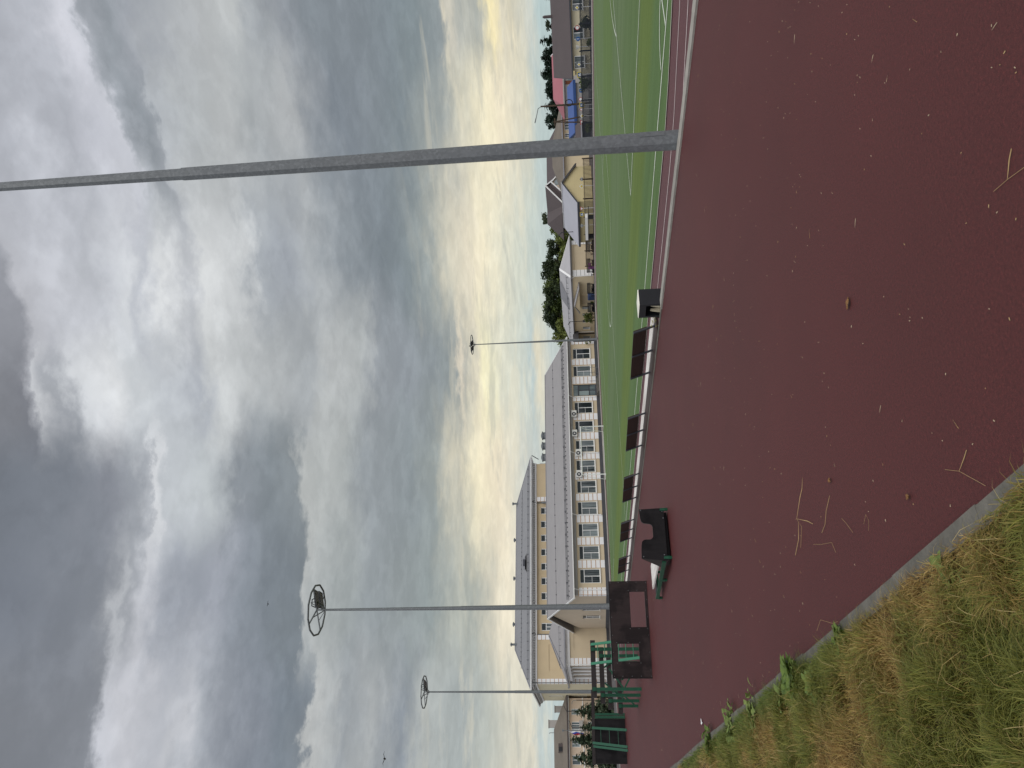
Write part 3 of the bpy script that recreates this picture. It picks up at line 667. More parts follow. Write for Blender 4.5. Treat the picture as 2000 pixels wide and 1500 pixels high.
# ------------------------------------------------------------------ football goal
t = thing('football_goal', 'white tubular football goal without net before the long school wing', 'goal', (33.05,70.2,Z0))
b = MB(); b.tube([(-2.68,0,0),(-2.68,0,2.36),(2.68,0,2.36),(2.68,0,0)], .055, 8); b.build('goal_frame', MAT['white'], t)
b = MB()
for s in (-1,1): b.tube([(2.68*s,0,2.33),(2.68*s,.55,2.0),(2.68*s,1.3,.04),(2.68*s,0,.04)], .026, 6)
b.tube([(-2.68,1.3,.04),(2.68,1.3,.04)], .026, 6); b.build('stay', MAT['white'], t)

# ------------------------------------------------------------------ building helpers
def window_parts(w, h, transom=.19, mull=True, frame=.07, sill=True, style='school'):
    """frame mesh and pane meshes of a window, origin bottom centre, facing -y"""
    f = MB(); y0, y1 = -.045, .02
    f.box(-w/2,-w/2+frame,y0,y1,0,h); f.box(w/2-frame,w/2,y0,y1,0,h); f.box(-w/2+frame,w/2-frame,y0,y1,0,frame); f.box(-w/2+frame,w/2-frame,y0,y1,h-frame*.5,h)
    zt = h*(1-transom)
    if transom: f.box(-w/2+frame,w/2-frame,y0,y1,zt-frame,zt)
    if mull: f.box(-frame/2,frame/2,y0,y1,frame,(zt-frame) if transom else h-frame*.5)
    if style == 'school': f.box(-w/2+frame,-frame/2,y0+.02,y1,zt*.5,zt*.5+.03)
    p = MB()
    if sill: f.box(-w/2-.06,w/2+.06,-.2,-.05,-.05,-.003)
    panes = [(-w/2+frame,-frame/2 if mull else w/2-frame,frame,(zt-frame) if transom else h-frame*.5)]
    if mull: panes.append((frame/2,w/2-frame,frame,(zt-frame) if transom else h-frame*.5))
    if transom: panes.append((-w/2+frame,w/2-frame,zt,h-frame*.5))
    ps = []
    for a,c,d,e in panes: q = MB(); q.poly([(a,0,d),(c,0,d),(c,0,e),(a,0,e)]); ps.append(q)
    return f, ps
class WinKit:
    def __init__(s, w, h, mat=None, glass='glass', **kw):
        f, ps = window_parts(w, h, **kw); s.f = f.mesh('window', mat or MAT['white']); s.p = [q.mesh('pane', MAT[glass]) for q in ps]; s.tr = kw.get('transom', .19) > 0; s.dk = ps[-1].mesh('pane', MAT['glass_dark'])
    def add(s, parent, loc, rz=0, label=None):
        o = put('window', s.f, parent, loc, rz, label)
        for k,m in enumerate(s.p): put('pane', s.dk if s.tr and k == len(s.p)-1 else m, o, (0,0,0))
        return o
def quoin_pier(b, x0, x1, y, z0, z1, n, proud=.06, mi_w=0, mi_j=1, facing='y', first=None):
    """white rusticated blocks with coloured joints on a wall facing -y (or -x)"""
    s = -1
    if facing == 'y': b.box(x0,x1,y-.02,y-.0005,z0,z1,mi_j)
    else: b.box(y-.02,y-.0005,x0,x1,z0,z1,mi_j)
    h = (z1-z0)/n
    for k in range(n):
        a, c = z0+k*h+(.03 if k else 0), z0+(k+1)*h-.04
        if facing == 'y': b.box(x0+.002,x1-.002,y-proud,y-.021,a,c,mi_w)
        else: b.box(y-proud,y-.021,x0+.002,x1-.002,a,c,mi_w)
def gable_roof(b, x0,x1,y0,y1,ze,zr,yr=None,t=.1,mi=0,mt=1):
    """ridge along x; two slabs"""
    yr = (y0+y1)/2 if yr is None else yr
    for ya, s in ((y0,1),(y1,-1)):
        b.hexa([(x0,ya,ze-t),(x1,ya,ze-t),(x1,yr,zr-t),(x0,yr,zr-t),(x0,ya,ze),(x1,ya,ze),(x1,yr,zr),(x0,yr,zr)], mi)
def hip_roof(b, x0,x1,y0,y1,ze,xa,xb,yr,zr,mi=0,t=.12,mt=1):
    A_,B_,C_,D_ = (x0,y0,ze),(x1,y0,ze),(x1,y1,ze),(x0,y1,ze); R1,R2 = (xa,yr,zr),(xb,yr,zr)
    b.poly([A_,B_,R2,R1],mi); b.poly([C_,D_,R1,R2],mi); b.poly([D_,A_,R1],mi); b.poly([B_,C_,R2],mi)
    e = .003
    b.box(x0,x1,y0,y1,ze-t,ze-e,mt)

# ------------------------------------------------------------------ long single-storey school wing
X0,X1,Y0,Y1 = 21.3,53.3,81.,96.6
T = thing('school_wing', 'long single-storey yellow school wing with white rusticated piers and grey roof', 'building', (X0,Y0,Z0))
def W(x,y,z): return (x-X0,y-Y0,z-Z0)
zc, zb = 3.02, .06
cx_ = [23.28+2.57*k for k in range(9)]+[49.0,51.57]
ops = [(c-.77-X0,c+.77-X0,.60-Z0,2.76-Z0) for c in cx_]+[(46.25-.8-X0,46.25+.8-X0,.06-Z0,2.84-Z0)]
b = MB(); b.wall((0,0),(1,0),(0,-1),X1-X0,zb-Z0,zc-Z0,ops,.16,0,0)
gy0,gyr,zr = 0,8.5,6.55
gops = [(Y1-88.3,Y1-87.1,.75-Z0,2.7-Z0),(Y1-92.0,Y1-90.3,.75-Z0,2.75-Z0)]
b.wall((0,Y1-Y0),(0,-1),(-1,0),Y1-Y0,zb-Z0,3.3-Z0,[(Y1-Y0-(v-0) if 0 else u0,u1,a,c) for u0,u1,a,c in gops],.2,1,1)
b.poly([W(X0,Y1,3.3),W(X0,Y0,3.3),W(X0,89.5,zr)],1)
b.poly([W(X1,Y0,zb),W(X1,Y1,zb),W(X1,Y1,3.3),W(X1,89.5,zr),W(X1,Y0,3.3)],0); b.poly([W(X0,Y1,zb),W(X0,Y1,3.3),W(X1,Y1,3.3),W(X1,Y1,zb)],0)
b.build('wall', [MAT['stucco'],MAT['beige']], T)
b = MB(); b.box(-.08,X1-X0+.08,-.08,Y1-Y0+.08,-.04,zb-Z0-.002); b.build('plinth', MAT['plinth'], T)
b = MB()   # coved cornice under the eaves
prof = [(0,zc),(-.08,zc+.04),(-.14,zc+.2),(-.3,zc+.3),(-.52,zc+.34),(-.52,zc+.40),(0,zc+.40)]
b.prism([W(X0-.1,Y0+p,z) for p,z in prof], (X1-X0+.2,0,0)); b.build('cornice', MAT['cornice'], T)
b = MB()
def slope(y): return 3.46+(y-80.35)/(89.5-80.35)*(6.8-3.46)
b.hexa([W(X0-.5,80.35,3.42),W(X1+.35,80.35,3.42),W(X1+.35,89.5,6.72),W(X0-.5,89.5,6.72),W(X0-.5,80.35,3.5),W(X1+.35,80.35,3.5),W(X1+.35,89.5,6.8),W(X0-.5,89.5,6.8)],0)
b.hexa([W(X0-.5,98.65,3.42),W(X1+.35,98.65,3.42),W(X1+.35,89.5,6.72),W(X0-.5,89.5,6.72),W(X0-.5,98.65,3.5),W(X1+.35,98.65,3.5),W(X1+.35,89.5,6.8),W(X0-.5,89.5,6.8)],0)
roof = b.build('roof', [MAT['roof'],MAT['rooftrim']], T)
b = MB()
for xx in (X0-.56,X1+.352):
    for ya in (80.3,98.7): b = MB(); b.bar(W(xx+.03,ya,3.40),W(xx+.03,89.5,6.77),.06,.2); b.build('bargeboard', MAT['white'], roof)
b = MB(); b.box(-.55,X1-X0+.4,-.74,-.652,3.40-Z0,3.50-Z0); b.build('gutter', MAT['white'], T)
b = MB(); b.box(-.5,X1-X0+.35,8.42,8.58,6.80-Z0,6.86-Z0)
b.build('ridge_cap', MAT['rooftrim'], roof)
for f_, dx in ((.17,1.02),):
    b = MB()
    for hh in (.12,.24): 
        y = 80.35+f_*9.15; z = slope(y)+hh; b.tube([W(X0-.3,y,z),W(X1+.2,y,z)], .026, 5)
    for k in range(24):
        x = X0+.2+k*1.36; y = 80.35+f_*9.15; b.bar(W(x,y-.02,slope(y)),W(x,y,slope(y)+.28),.06,.04); b.bar(W(x,y+.5,slope(y+.5)),W(x,y,slope(y)+.27),.05,.04)
    b.build('snow_guard', MAT['steel'], roof)
for f_,st in ((.14,.55),(.62,1.35)):
    b = MB(); x = X0
    while x < X1:
        y = 80.35+f_*9.15; b.box(x-X0-.06,x-X0+.06,y-Y0-.03,y-Y0+.05,slope(y)-Z0-.01,slope(y)-Z0+.11); x += st
    b.build('snow_stop', MAT['steel'], roof)
b = MB(); y = 80.35+.62*9.15; b.bar(W(X0-.4,y+.1,slope(y+.1)+.015),W(X1+.3,y+.1,slope(y+.1)+.015),.03,.05); b.build('roof_lap', MAT['steel'], roof)
for x0_,x1_ in ((44.06,45.42),(42.73,43.17+.05),(40.83,42.3)):
    pass
for xc in (44.75,43.25,41.6):
    b = MB(); b.tube([W(xc,90.2,6.4),W(xc,90.2,7.2)], .48, 12); b.tube([W(xc,90.2,7.2),W(xc,90.2,7.32)], [.58,.58], 12); b.tube([W(xc,90.2,7.32),W(xc,90.2,7.46)], [.5,.15], 12)
    b.build('roof_vent', MAT['galv'], roof)
kit = WinKit(1.54,2.16); 
for k,c in enumerate(cx_): kit.add(T, W(c,Y0+.1,.60))
kitg = WinKit(1.7,2.0); kitg2 = WinKit(1.2,1.95, style='plain')
kitg.add(T, W(X0+.12,91.15,.75), -math.pi/2); kitg2.add(T, W(X0+.12,87.7,.75), -math.pi/2)
# door
dr = thing('door', None, None, W(46.25,Y0+.1,.06)); dr.parent = T
b = MB(); m_ = .09
for a,c in ((-.8,-.8+m_),(.8-m_,.8),(-.045,.045)): b.box(a,c,-.05,.03,0,2.1)
b.box(-.8,.8,-.05,.03,2.101,2.24); b.box(-.8+m_,-.046,-.05,.03,0,.12); b.box(.046,.8-m_,-.05,.03,0,.12); b.box(-.8+m_,-.046,-.05,.03,.8,.9); b.box(.046,.8-m_,-.05,.03,.8,.9)
b.box(-.8,-.74,-.05,.03,2.241,2.78); b.box(.74,.8,-.05,.03,2.241,2.78)
b.build('frame', MAT['steel'], dr)
for a,c,d,e in ((-.71,-.05,.12,.8),(.05,.71,.12,.8),(-.71,-.05,.9,2.1),(.05,.71,.9,2.1),(-.74,.74,2.24,2.78)):
    b = MB(); b.poly([(a,0,d),(c,0,d),(c,0,e),(a,0,e)]); b.build('pane', MAT['glass2'], dr)
b = MB(); b.bar((.12,-.1,.95),(.12,-.1,1.35),.03,.03); b.build('handle', MAT['galv'], dr)
b = MB(); b.box(45.2-X0,47.3-X0,-1.1,-.081,0,.3); b.box(45.2-X0,47.3-X0,-1.5,-1.101,0,.15); b.build('step', MAT['concrete'], T)
b = MB()
for p in ((47.4,-.2),(47.4,-1.4),(48.6,-.2),(48.6,-1.4)): b.tube([(p[0]-X0,p[1],0),(p[0]-X0,p[1],1.15)], .022, 6)
for z in (.5,.85,1.15): b.tube([(47.4-X0,-1.4,z),(48.6-X0,-1.4,z)], .018, 6); b.tube([(48.6-X0,-.2,z),(48.6-X0,-1.4,z)], .018, 6)
b.build('handrail', MAT['galv'], T)
# piers
edges = [X0]+[v for c in cx_[:9] for v in (c-.85,c+.85)]+[46.25-.87,46.25+.87,49.0-.85,49.0+.85,51.57-.85,51.57+.85,X1]
piers = [(X0+.002,22.02)]+[(edges[i]+.02,edges[i+1]-.02) for i in range(2,len(edges)-2,2)]+[(52.95,X1-.002)]
for a,c in piers:
    b = MB(); quoin_pier(b,a-X0,c-X0,0,zb-Z0,2.98-Z0,6); b.build('quoin', [MAT['quoin'],MAT['joint']], T)
b = MB(); quoin_pier(b,0,.5,0,zb-Z0,2.98-Z0,6,facing='x'); b.build('quoin', [MAT['quoin'],MAT['joint']], T)
for x in (21.75,30.11,37.72,45.2):
    b = MB(); b.tube([W(x,80.3,3.42),W(x,80.45,3.25),W(x,80.86,2.86),W(x,80.86,.3),W(x,80.72,.18)], .055, 8); b.build('downpipe', MAT['white'], T)
# air conditioners on the wing
ACL = ['air conditioner on the school wall behind the goal post farther from the glass door','air conditioner beside a downpipe on the school wall, above the middle of the goal',
 'air conditioner high on the school pier behind the goal post closer to the glass door','air conditioner high on the school pier between the goal and the glass door']
for lab,(x,z) in zip(ACL,((35.03,2.5),(37.7,2.5),(40.25,2.86),(42.85,2.86))):
    t = thing('air_conditioner', lab, 'air conditioner', (x,80.9,z-.3), 0, 'air conditioners on the school wing')
    b = MB(); b.box(-.42,.42,-.32,-.02,0,.6); b.build('casing', MAT['ac'], t)
    b = MB(); b.tube([(-.08,-.322,.3),(-.08,-.345,.3)], .25, 16); b.build('fan', MAT['steel'], t)
    b = MB(); b.tube([(-.08,-.346,.3),(-.08,-.35,.3)], .09, 12); b.build('hub', MAT['ac'], t)
    b = MB(); b.bar((-.3,.02,-.03),(-.3,-.34,-.03),.04,.04); b.bar((.3,.02,-.03),(.3,-.34,-.03),.04,.04); b.build('bracket', MAT['ac'], t)
for x,y,z in ((53.0,80.9,1.2),(49.1,80.9,.25)): pass

# ------------------------------------------------------------------ tall school block behind
X0,X1,Y0,Y1 = 16.45,48.6,108.,123.
T = thing('school_block', 'tall ochre school block with hipped grey roof behind the single-storey wing', 'building', (X0,Y0,Z0))
cs = [24.0+2.13*k for k in range(9)]
zc = 9.35
b = MB(); b.wall((22.85-X0,0),(1,0),(0,-1),42.4-22.85,0,zc-Z0,[(c-.53-22.85,c+.53-22.85,6.75-Z0,8.74-Z0) for c in cs]+[(c-.53-22.85,c+.53-22.85,2.6-Z0,4.6-Z0) for c in cs],.16)
for a,c in ((X0,22.85),(42.4,X1)):
    b.wall((a-X0,-.3),(1,0),(0,-1),c-a,0,zc-Z0,[(1.7,c-a-1.3,4.0-Z0,7.75-Z0)] if a == X0 else [(.9,c-a-1.9,4.0-Z0,7.2-Z0)],.06)
    aa = 1.7 if a == X0 else .9; cc = c-a-(1.3 if a == X0 else 1.9); tz = 7.75 if a == X0 else 7.2
    b.poly([(a-X0+aa,-.24,4.0-Z0),(a-X0+cc,-.24,4.0-Z0),(a-X0+cc,-.24,tz-Z0),(a-X0+aa,-.24,tz-Z0)])
b.poly([(22.85-X0,-.3,0),(22.85-X0,0,0),(22.85-X0,0,zc-Z0),(22.85-X0,-.3,zc-Z0)]); b.poly([(42.4-X0,-.3,0),(42.4-X0,0,0),(42.4-X0,0,zc-Z0),(42.4-X0,-.3,zc-Z0)])
b.wall((0,Y1-Y0),(0,-1),(-1,0),Y1-Y0+.3,0,zc-Z0,[(4,4.9,6.5-Z0,8.4-Z0),(9,9.9,6.5-Z0,8.4-Z0),(4,4.9,3-Z0,4.9-Z0),(9,9.9,3-Z0,4.9-Z0)],.16,1,1)
b.poly([(X1-X0,-.3,0),(X1-X0,Y1-Y0,0),(X1-X0,Y1-Y0,zc-Z0),(X1-X0,-.3,zc-Z0)]); b.poly([(0,Y1-Y0,0),(0,Y1-Y0,zc-Z0),(X1-X0,Y1-Y0,zc-Z0),(X1-X0,Y1-Y0,0)])
b.build('wall', [MAT['stucco_tall'],MAT['cream']], T)
b = MB()
b.box(-.12,X1-X0+.12,-.42,Y1-Y0+.12,zc-Z0+.002,zc-Z0+.25); b.box(-.45,X1-X0+.45,-.75,Y1-Y0+.45,zc-Z0+.5,zc-Z0+.62); b.build('cornice', MAT['quoin'], T)
b = MB(); k = 0; x = -.1
b.box(-.1,X1-X0+.1,-.40,Y1-Y0+.1,zc-Z0+.251,zc-Z0+.499)
while x < X1-X0: b.box(x,x+.16,-.68,-.401,zc-Z0+.255,zc-Z0+.495); x += .34
y = 0
while y < Y1-Y0: b.box(-.36,-.101,y,y+.16,zc-Z0+.255,zc-Z0+.495); y += .34
b.build('dentil', MAT['cornice'], T)
b = MB(); hip_roof(b,-.7,X1-X0+.9,-.95,Y1-Y0+.7,10.2-Z0,22.3-X0,44.8-X0,7.,13.1-Z0,0,.2,1); roof = b.build('roof', [MAT['roof_tall'],MAT['rooftrim']], T)
b = MB(); b.box(-.78,X1-X0+.98,-1.08,-.955,10.06-Z0,10.2-Z0); b.box(-.84,-.702,-.95,Y1-Y0+.7,10.06-Z0,10.2-Z0); b.build('gutter', MAT['white'], T)
sl = lambda y: 10.2+(y+.95)/(7.95)*(13.1-10.2)
b = MB()
for hh in (.1,.22): b.tube([(.6,-.1,sl(-.1)+hh-Z0),(X1-X0-.2,-.1,sl(-.1)+hh-Z0)], .018, 5)
for k in range(26): x = .7+k*1.23; b.bar((x,-.1,sl(-.1)-Z0),(x,-.1,sl(-.1)+.3-Z0),.04,.03); b.bar((x,.3,sl(.3)-Z0),(x,-.1,sl(-.1)+.26-Z0),.03,.02)
b.build('snow_guard', MAT['steel'], roof)
b = MB()
for k in range(38):
    x = 3.6+k*.66
    if x < X1-X0-3: b.box(x-.05,x+.05,3.6,3.7,sl(3.65)-Z0-.02,sl(3.65)-Z0+.1)
b.bar((2.6,3.65,sl(3.65)+.02-Z0),(X1-X0-2.6,3.65,sl(3.65)+.02-Z0),.03,.05)
b.build('snow_stop', MAT['steel'], roof)
b = MB(); b.bar((22.3-X0,7,13.12-Z0),(44.8-X0,7,13.12-Z0),.2,.1)
for p,q_ in (((-.7,-.95,10.22-Z0),(22.3-X0,7,13.12-Z0)),((X1-X0+.9,-.95,10.22-Z0),(44.8-X0,7,13.12-Z0))): b.bar(p,q_,.2,.06)
b.build('ridge_cap', MAT['rooftrim'], roof)
for x,big in ((22.9,1),(26.0,0),(32.9,0),(39.0,0),(44.7,1)):
    RV = 'galv'
    b = MB(); y_ = 6.2 if big else 7.2; hz = .55 if big else .35; r_ = .16 if big else .2
    b.tube([(x-X0,y_,12.4-Z0),(x-X0,y_,13.1+hz-Z0)], r_, 8); b.tube([(x-X0,y_,13.1+hz-.1-Z0),(x-X0,y_,13.1+hz-Z0),(x-X0,y_,13.1+hz+.1-Z0)], [r_*1.8,r_*1.8,r_*.6], 8); b.build('roof_vent', MAT[RV], roof)
b = MB(); xd = 33.4-X0   # low curved dormer
pts = [(-1.5,0),(-.9,.28),(-.55,.62),(0,.7),(.55,.62),(.9,.28),(1.5,0)]
F_ = [(xd+p,.9,sl(.9)-Z0+h+.02) for p,h in pts]; Bk = [(xd+p*.9,.95+h*2.75,sl(.9)-Z0+h+.05) for p,h in pts]
for i in range(6): b.poly([F_[i],F_[i+1],Bk[i+1],Bk[i]],0)
b.poly(F_[1:-1],1); dm = b.build('dormer', [MAT['roof_tall'],MAT['rooftrim']], roof)
b = MB(); b.box(xd-.5,xd+.5,.84,.895,sl(.9)-Z0+.28,sl(.9)-Z0+.58); b.build('louvre', MAT['steel'], dm)
kit = WinKit(1.06,1.98, transom=.3, frame=.09)
for c in cs:
    kit.add(T, (c-X0,.1,6.75-Z0)); kit.add(T, (c-X0,.1,2.6-Z0))
kn = WinKit(.9,1.9, transom=0, frame=.07, style='plain')
for u in (4.45,9.45):
    for z in (6.5,3.): kn.add(T, (.1,Y1-Y0-u,z-Z0), -math.pi/2)
for a,c in ((X0+.002,17.12),(22.2,22.83),(42.42,43.12)):
    b = MB(); quoin_pier(b,a-X0,c-X0,-.3,0,9.3-Z0,17,.07); b.build('quoin', [MAT['quoin'],MAT['joint']], T)
for x in (16.6,22.95,42.25):
    b = MB(); b.tube([(x-X0,-1.0,10.1-Z0),(x-X0,-.9,9.9-Z0),(x-X0,-.45 if x < 20 else -.12,9.3-Z0),(x-X0,-.45 if x < 20 else -.12,.3)], .06, 8); b.build('downpipe', MAT['galv'], T)
b = MB(); b.box(42.2-X0-.45,42.2-X0+.15,-1.,-.32,6.6-Z0,7.7-Z0); b.tube([(42.1-X0,-.6,7.7-Z0),(42.1-X0,-.6,8.6-Z0)], .16, 8); b.build('ventilation_duct', MAT['galv'], T)
b = MB(); b.box(X1-X0+.002,X1-X0+1.6,2,6,0,8.0-Z0); b.box(X1-X0+.3,X1-X0+1.3,2.4,4.,8.002-Z0,9.0-Z0); b.build('ventilation_shaft', MAT['greywall'], T)
b = MB(); b.tube([(X1-X0+.95,-.9,10.2-Z0),(X1-X0+1.2,-.9,10.0-Z0),(X1-X0+.7,-.5,9.0-Z0)], .07, 8); b.build('downpipe', MAT['galv'], T)

# ------------------------------------------------------------------ portico wing at the left
X0,X1,Y0,Y1 = 16.9,26.,97.,110.6
T = thing('portico_wing', 'yellow side wing with pyramid grey roof and a row of white columns', 'building', (X0,Y0,Z0))
zc = 4.55
b = MB(); b.wall((0,0),(1,0),(0,-1),X1-X0,.3,zc-Z0,[(1.9,4.3,.8,zc-Z0-.5)],.05); b.poly([(1.9,.05,.8),(4.3,.05,.8),(4.3,.05,zc-Z0-.5),(1.9,.05,zc-Z0-.5)])
b.box(1.7,X1-X0,.3,Y1-Y0,.3,zc-Z0,1); b.box(.002,1.69,.06,.3,.3,zc-Z0,0)
b.build('wall', [MAT['stucco'],MAT['pink']], T)
b = MB(); b.box(-.1,X1-X0,-.1,Y1-Y0,0,.299); b.build('plinth', MAT['plinth'], T)
b = MB(); b.box(-.12,X1-X0,-.12,Y1-Y0,zc-Z0+.002,zc-Z0+.42); b.box(-.35,X1-X0,-.35,Y1-Y0,zc-Z0+.421,zc-Z0+.52); b.build('entablature', MAT['quoin'], T)
b = MB(); hip_roof(b,-.55,X1-X0+.4,-.55,Y1-Y0,zc-Z0+.7,4.9,5.2,6.4,7.45-Z0,0,.16,1); roof = b.build('roof', [MAT['roof'],MAT['rooftrim']], T)
b = MB()
for p in ((-.55,-.55),(-.55,Y1-Y0)): b.bar((p[0],p[1],zc-Z0+.73),(4.9,6.4,7.5-Z0),.22,.05)
sw = lambda y: zc-Z0+.7+(y+.55)/6.95*(7.45-zc-.7)
b.build('hip_cap', MAT['rooftrim'], roof)
b = MB()
for x in [k*.75+.3 for k in range(11)]: b.bar((x,.7,sw(.7)),(x,.72,sw(.7)+.28),.04,.03)
b.tube([(0.1,.7,sw(.7)+.24),(7.6,.7,sw(.7)+.24)], .018, 5); b.build('snow_guard', MAT['steel'], roof)
b = MB(); quoin_pier(b,.002,.9,0,.3,zc-Z0-.002,9,.05); b.build('quoin', [MAT['quoin'],MAT['joint']], T)
for y in (.45,2.6,5.1,7.5,10.2,12.9):
    b = MB(); b.tube([(.3,y,.3),(.3,y,.42),(.3,y,.43),(.3,y,zc-Z0-.18),(.3,y,zc-Z0-.17),(.3,y,zc-Z0-.002)], [.27,.27,.2,.17,.26,.26], 14); b.build('column', MAT['white'], T)
b = MB(); b.tube([(.05,-.4,zc-Z0+.5),(.1,-.12,zc-Z0-.1),(.1,-.12,.4)], .06, 8); b.build('downpipe', MAT['white'], T)

# ------------------------------------------------------------------ pink house far left
X0,X1,Y0,Y1 = -14.,16.1,118.,130.
T = thing('pink_building', 'pinkish two-storey building with weathered brown roof behind the spruces', 'building', (X0,Y0,Z0))
zc = 5.55; ws = [(14.27,.8),(12.6,.72),(11.98,.5),(10.12,.9),(8.05,1.2),(5.2,1.2),(2.5,1.2),(0.,1.2),(-3,1.2),(-6,1.2)]
ops = [(c-w/2-X0,c+w/2-X0,4.05-Z0,5.2-Z0) for c,w in ws]+[(c-w/2-X0,c+w/2-X0,1.3-Z0,2.9-Z0) for c,w in ws]
b = MB(); b.wall((0,0),(1,0),(0,-1),X1-X0,0,zc-Z0,ops,.14); b.poly([(0,0,0),(0,0,zc-Z0),(0,Y1-Y0,zc-Z0),(0,Y1-Y0,0)]); b.poly([(X1-X0,0,0),(X1-X0,Y1-Y0,0),(X1-X0,Y1-Y0,zc-Z0),(X1-X0,0,zc-Z0)]); b.poly([(0,Y1-Y0,0),(0,Y1-Y0,zc-Z0),(X1-X0,Y1-Y0,zc-Z0),(X1-X0,Y1-Y0,0)])
b.build('wall', MAT['pink'], T)
b = MB(); b.box(-.06,X1-X0+.06,-.07,-.002,3.48-Z0,3.62-Z0); b.build('belt', MAT['white'], T)
b = MB(); b.box(-.3,X1-X0+.3,-.34,-.002,zc-Z0-.02,zc-Z0+.12); b.build('cornice', MAT['white'], T)
b = MB(); hip_roof(b,-.6,X1-X0+.4,-.6,Y1-Y0+.6,5.85-Z0,6.,12.54-X0,6.,8.05-Z0,0,.14,1); roof = b.build('roof', [MAT['slate'],MAT['brown_roof']], T)
sp_ = lambda y: 5.85+(y+.6)/6.6*2.2
b = MB(); xd = 9.75-X0; b.hexa([(xd-.55,1.6,sp_(1.6)-Z0),(xd+.55,1.6,sp_(1.6)-Z0),(xd+.55,3.6,sp_(3.6)-Z0-.2),(xd-.55,3.6,sp_(3.6)-Z0-.2),(xd-.55,1.6,sp_(1.6)-Z0+.62),(xd+.55,1.6,sp_(1.6)-Z0+.62),(xd+.55,3.6,sp_(3.6)-Z0+.05),(xd-.55,3.6,sp_(3.6)-Z0+.05)]); dm = b.build('dormer', MAT['brown_roof'], roof)
b = MB(); b.box(xd-.48,xd+.1,1.56,1.597,sp_(1.6)-Z0+.08,sp_(1.6)-Z0+.56); b.build('hatch', MAT['black_metal'], dm)
for x,z0_,z1_,w in ((13.3,7.2,8.75,.5),(15.35,6.2,7.8,.42)):
    b = MB(); b.box(x-X0-w,x-X0+w,5.5,6.3,z0_-Z0,z1_-Z0); b.box(x-X0-w-.06,x-X0+w+.06,5.44,6.36,z1_-Z0+.001,z1_-Z0+.12); b.build('chimney', MAT['greywall'], roof)
b = MB(); b.tube([(12.1-X0,6,8.0-Z0),(12.1-X0,6,8.7-Z0),(11.95-X0,6,8.75-Z0)], .04, 6); b.build('antenna', MAT['galv'], roof)
for c,w in ws:
    kk = WinKit(w,1.15, transom=0, frame=.07, style='plain', glass='glass2'); kk.add(T, (c-X0,.1,4.05-Z0)); k2 = WinKit(w,1.6, transom=0, frame=.07, style='plain', glass='glass2'); k2.add(T, (c-X0,.1,1.3-Z0))
b = MB(); b.box(11.65-X0,13.05-X0,-1.,-.002,3.62-Z0,4.1-Z0); b.build('balcony', MAT['greywall'], T)

# park lamps, flag
def lamp(label, x, y, h, dx, dz, z=Z0, r=.06, cat='lamp', name='park_lamp', mat='black_metal'):
    t = thing(name, label, cat, (x,y,z))
    b = MB(); b.tube([(0,0,0),(0,0,h)], [r,r*.8], 8); b.build('pole', MAT[mat], t)
    b = MB(); b.bar((0,0,h-.03),(dx,0,h+dz),.13,.06); b.build('lamp_head', MAT[mat], t); return t
lamp('tall black park lamp before the pink building, the one nearest the school columns', 11.68,96,5.4,.6,.28)
lamp('black park lamp with a slanting head beside the flagpole', 9.93,96,4.8,.75,.32)
lamp('shortest black park lamp, standing among the spruces', 8.32,96,4.05,.6,.24)
t = thing('street_lamp', 'slim brown lamp post with a thin curved arm by the school portico', 'lamp', (12.95,96.5,Z0))
b = MB(); b.tube([(0,0,0),(0,0,4.2)], [.07,.05], 8); b.build('pole', MAT['bark'], t); b = MB(); b.tube([(0,0,4.15),(-.05,0,4.6),(-.3,0,4.75),(-.45,0,4.72)], .025, 6); b.build('arm', MAT['galv'], t)
t = thing('flagpole', 'grey flagpole standing before the pink building', 'flagpole', (9.66,96.4,Z0))
b = MB(); b.tube([(0,0,0),(0,0,5.75)], [.05,.03], 8); b.build('pole', MAT['galv'], t); b = MB(); b.box(-.12,.12,-.1,.1,5.76,5.95); b.build('finial', MAT['galv'], t)
fl = [M('flag_white',(226,226,228),.8,.04,3), M('flag_blue',(52,78,168),.8,.04,3), M('flag_red',(188,48,60),.8,.05,3)]
b = MB(); n = 9
for s in range(3):
    for k in range(n):
        for j in range(2):
            def fp(k,f): u = k/n; return (-.06-.42*f-.05*math.sin(u*9+f), .12*math.sin(f*7+u*4), 1.3*(1-u)-.75*f*1.0)
            f0, f1 = (s+j*.5)/3, (s+j*.5+.5)/3
            b.poly([fp(k,f0),fp(k+1,f0),fp(k+1,f1),fp(k,f1)], s)
o = b.build('flag', fl, loc=(9.66,96.4,3.6)); tag(o, 'white-blue-red flag drooping from the grey flagpole', 'flag')

# ------------------------------------------------------------------ small hipped building beyond the far pole
X0,X1,Y0,Y1 = 61.,66.9,77.3,94.
T = thing('hipped_building', 'small yellow building with hipped light grey roof and white quoins before the wood', 'building', (X0,Y0,Z0))
zc = 2.45-Z0
wy = [84.3,85.95,87.5,89.2,91.6]
b = MB(); b.wall((0,0),(1,0),(0,-1),X1-X0,0,zc,[(.98,X1-X0-.75,.1,zc-.28)],.06); b.poly([(.98,.06,.1),(X1-X0-.75,.06,.1),(X1-X0-.75,.06,zc-.28),(.98,.06,zc-.28)])
b.wall((0,Y1-Y0),(0,-1),(-1,0),Y1-Y0,0,zc,[(Y1-y-.35,Y1-y+.35,.35-Z0,1.35-Z0) for y in wy],.12,1,1)
b.poly([(X1-X0,0,0),(X1-X0,Y1-Y0,0),(X1-X0,Y1-Y0,zc),(X1-X0,0,zc)]); b.poly([(0,Y1-Y0,0),(0,Y1-Y0,zc),(X1-X0,Y1-Y0,zc),(X1-X0,Y1-Y0,0)])
b.build('wall', [MAT['stucco'],MAT['peach']], T)
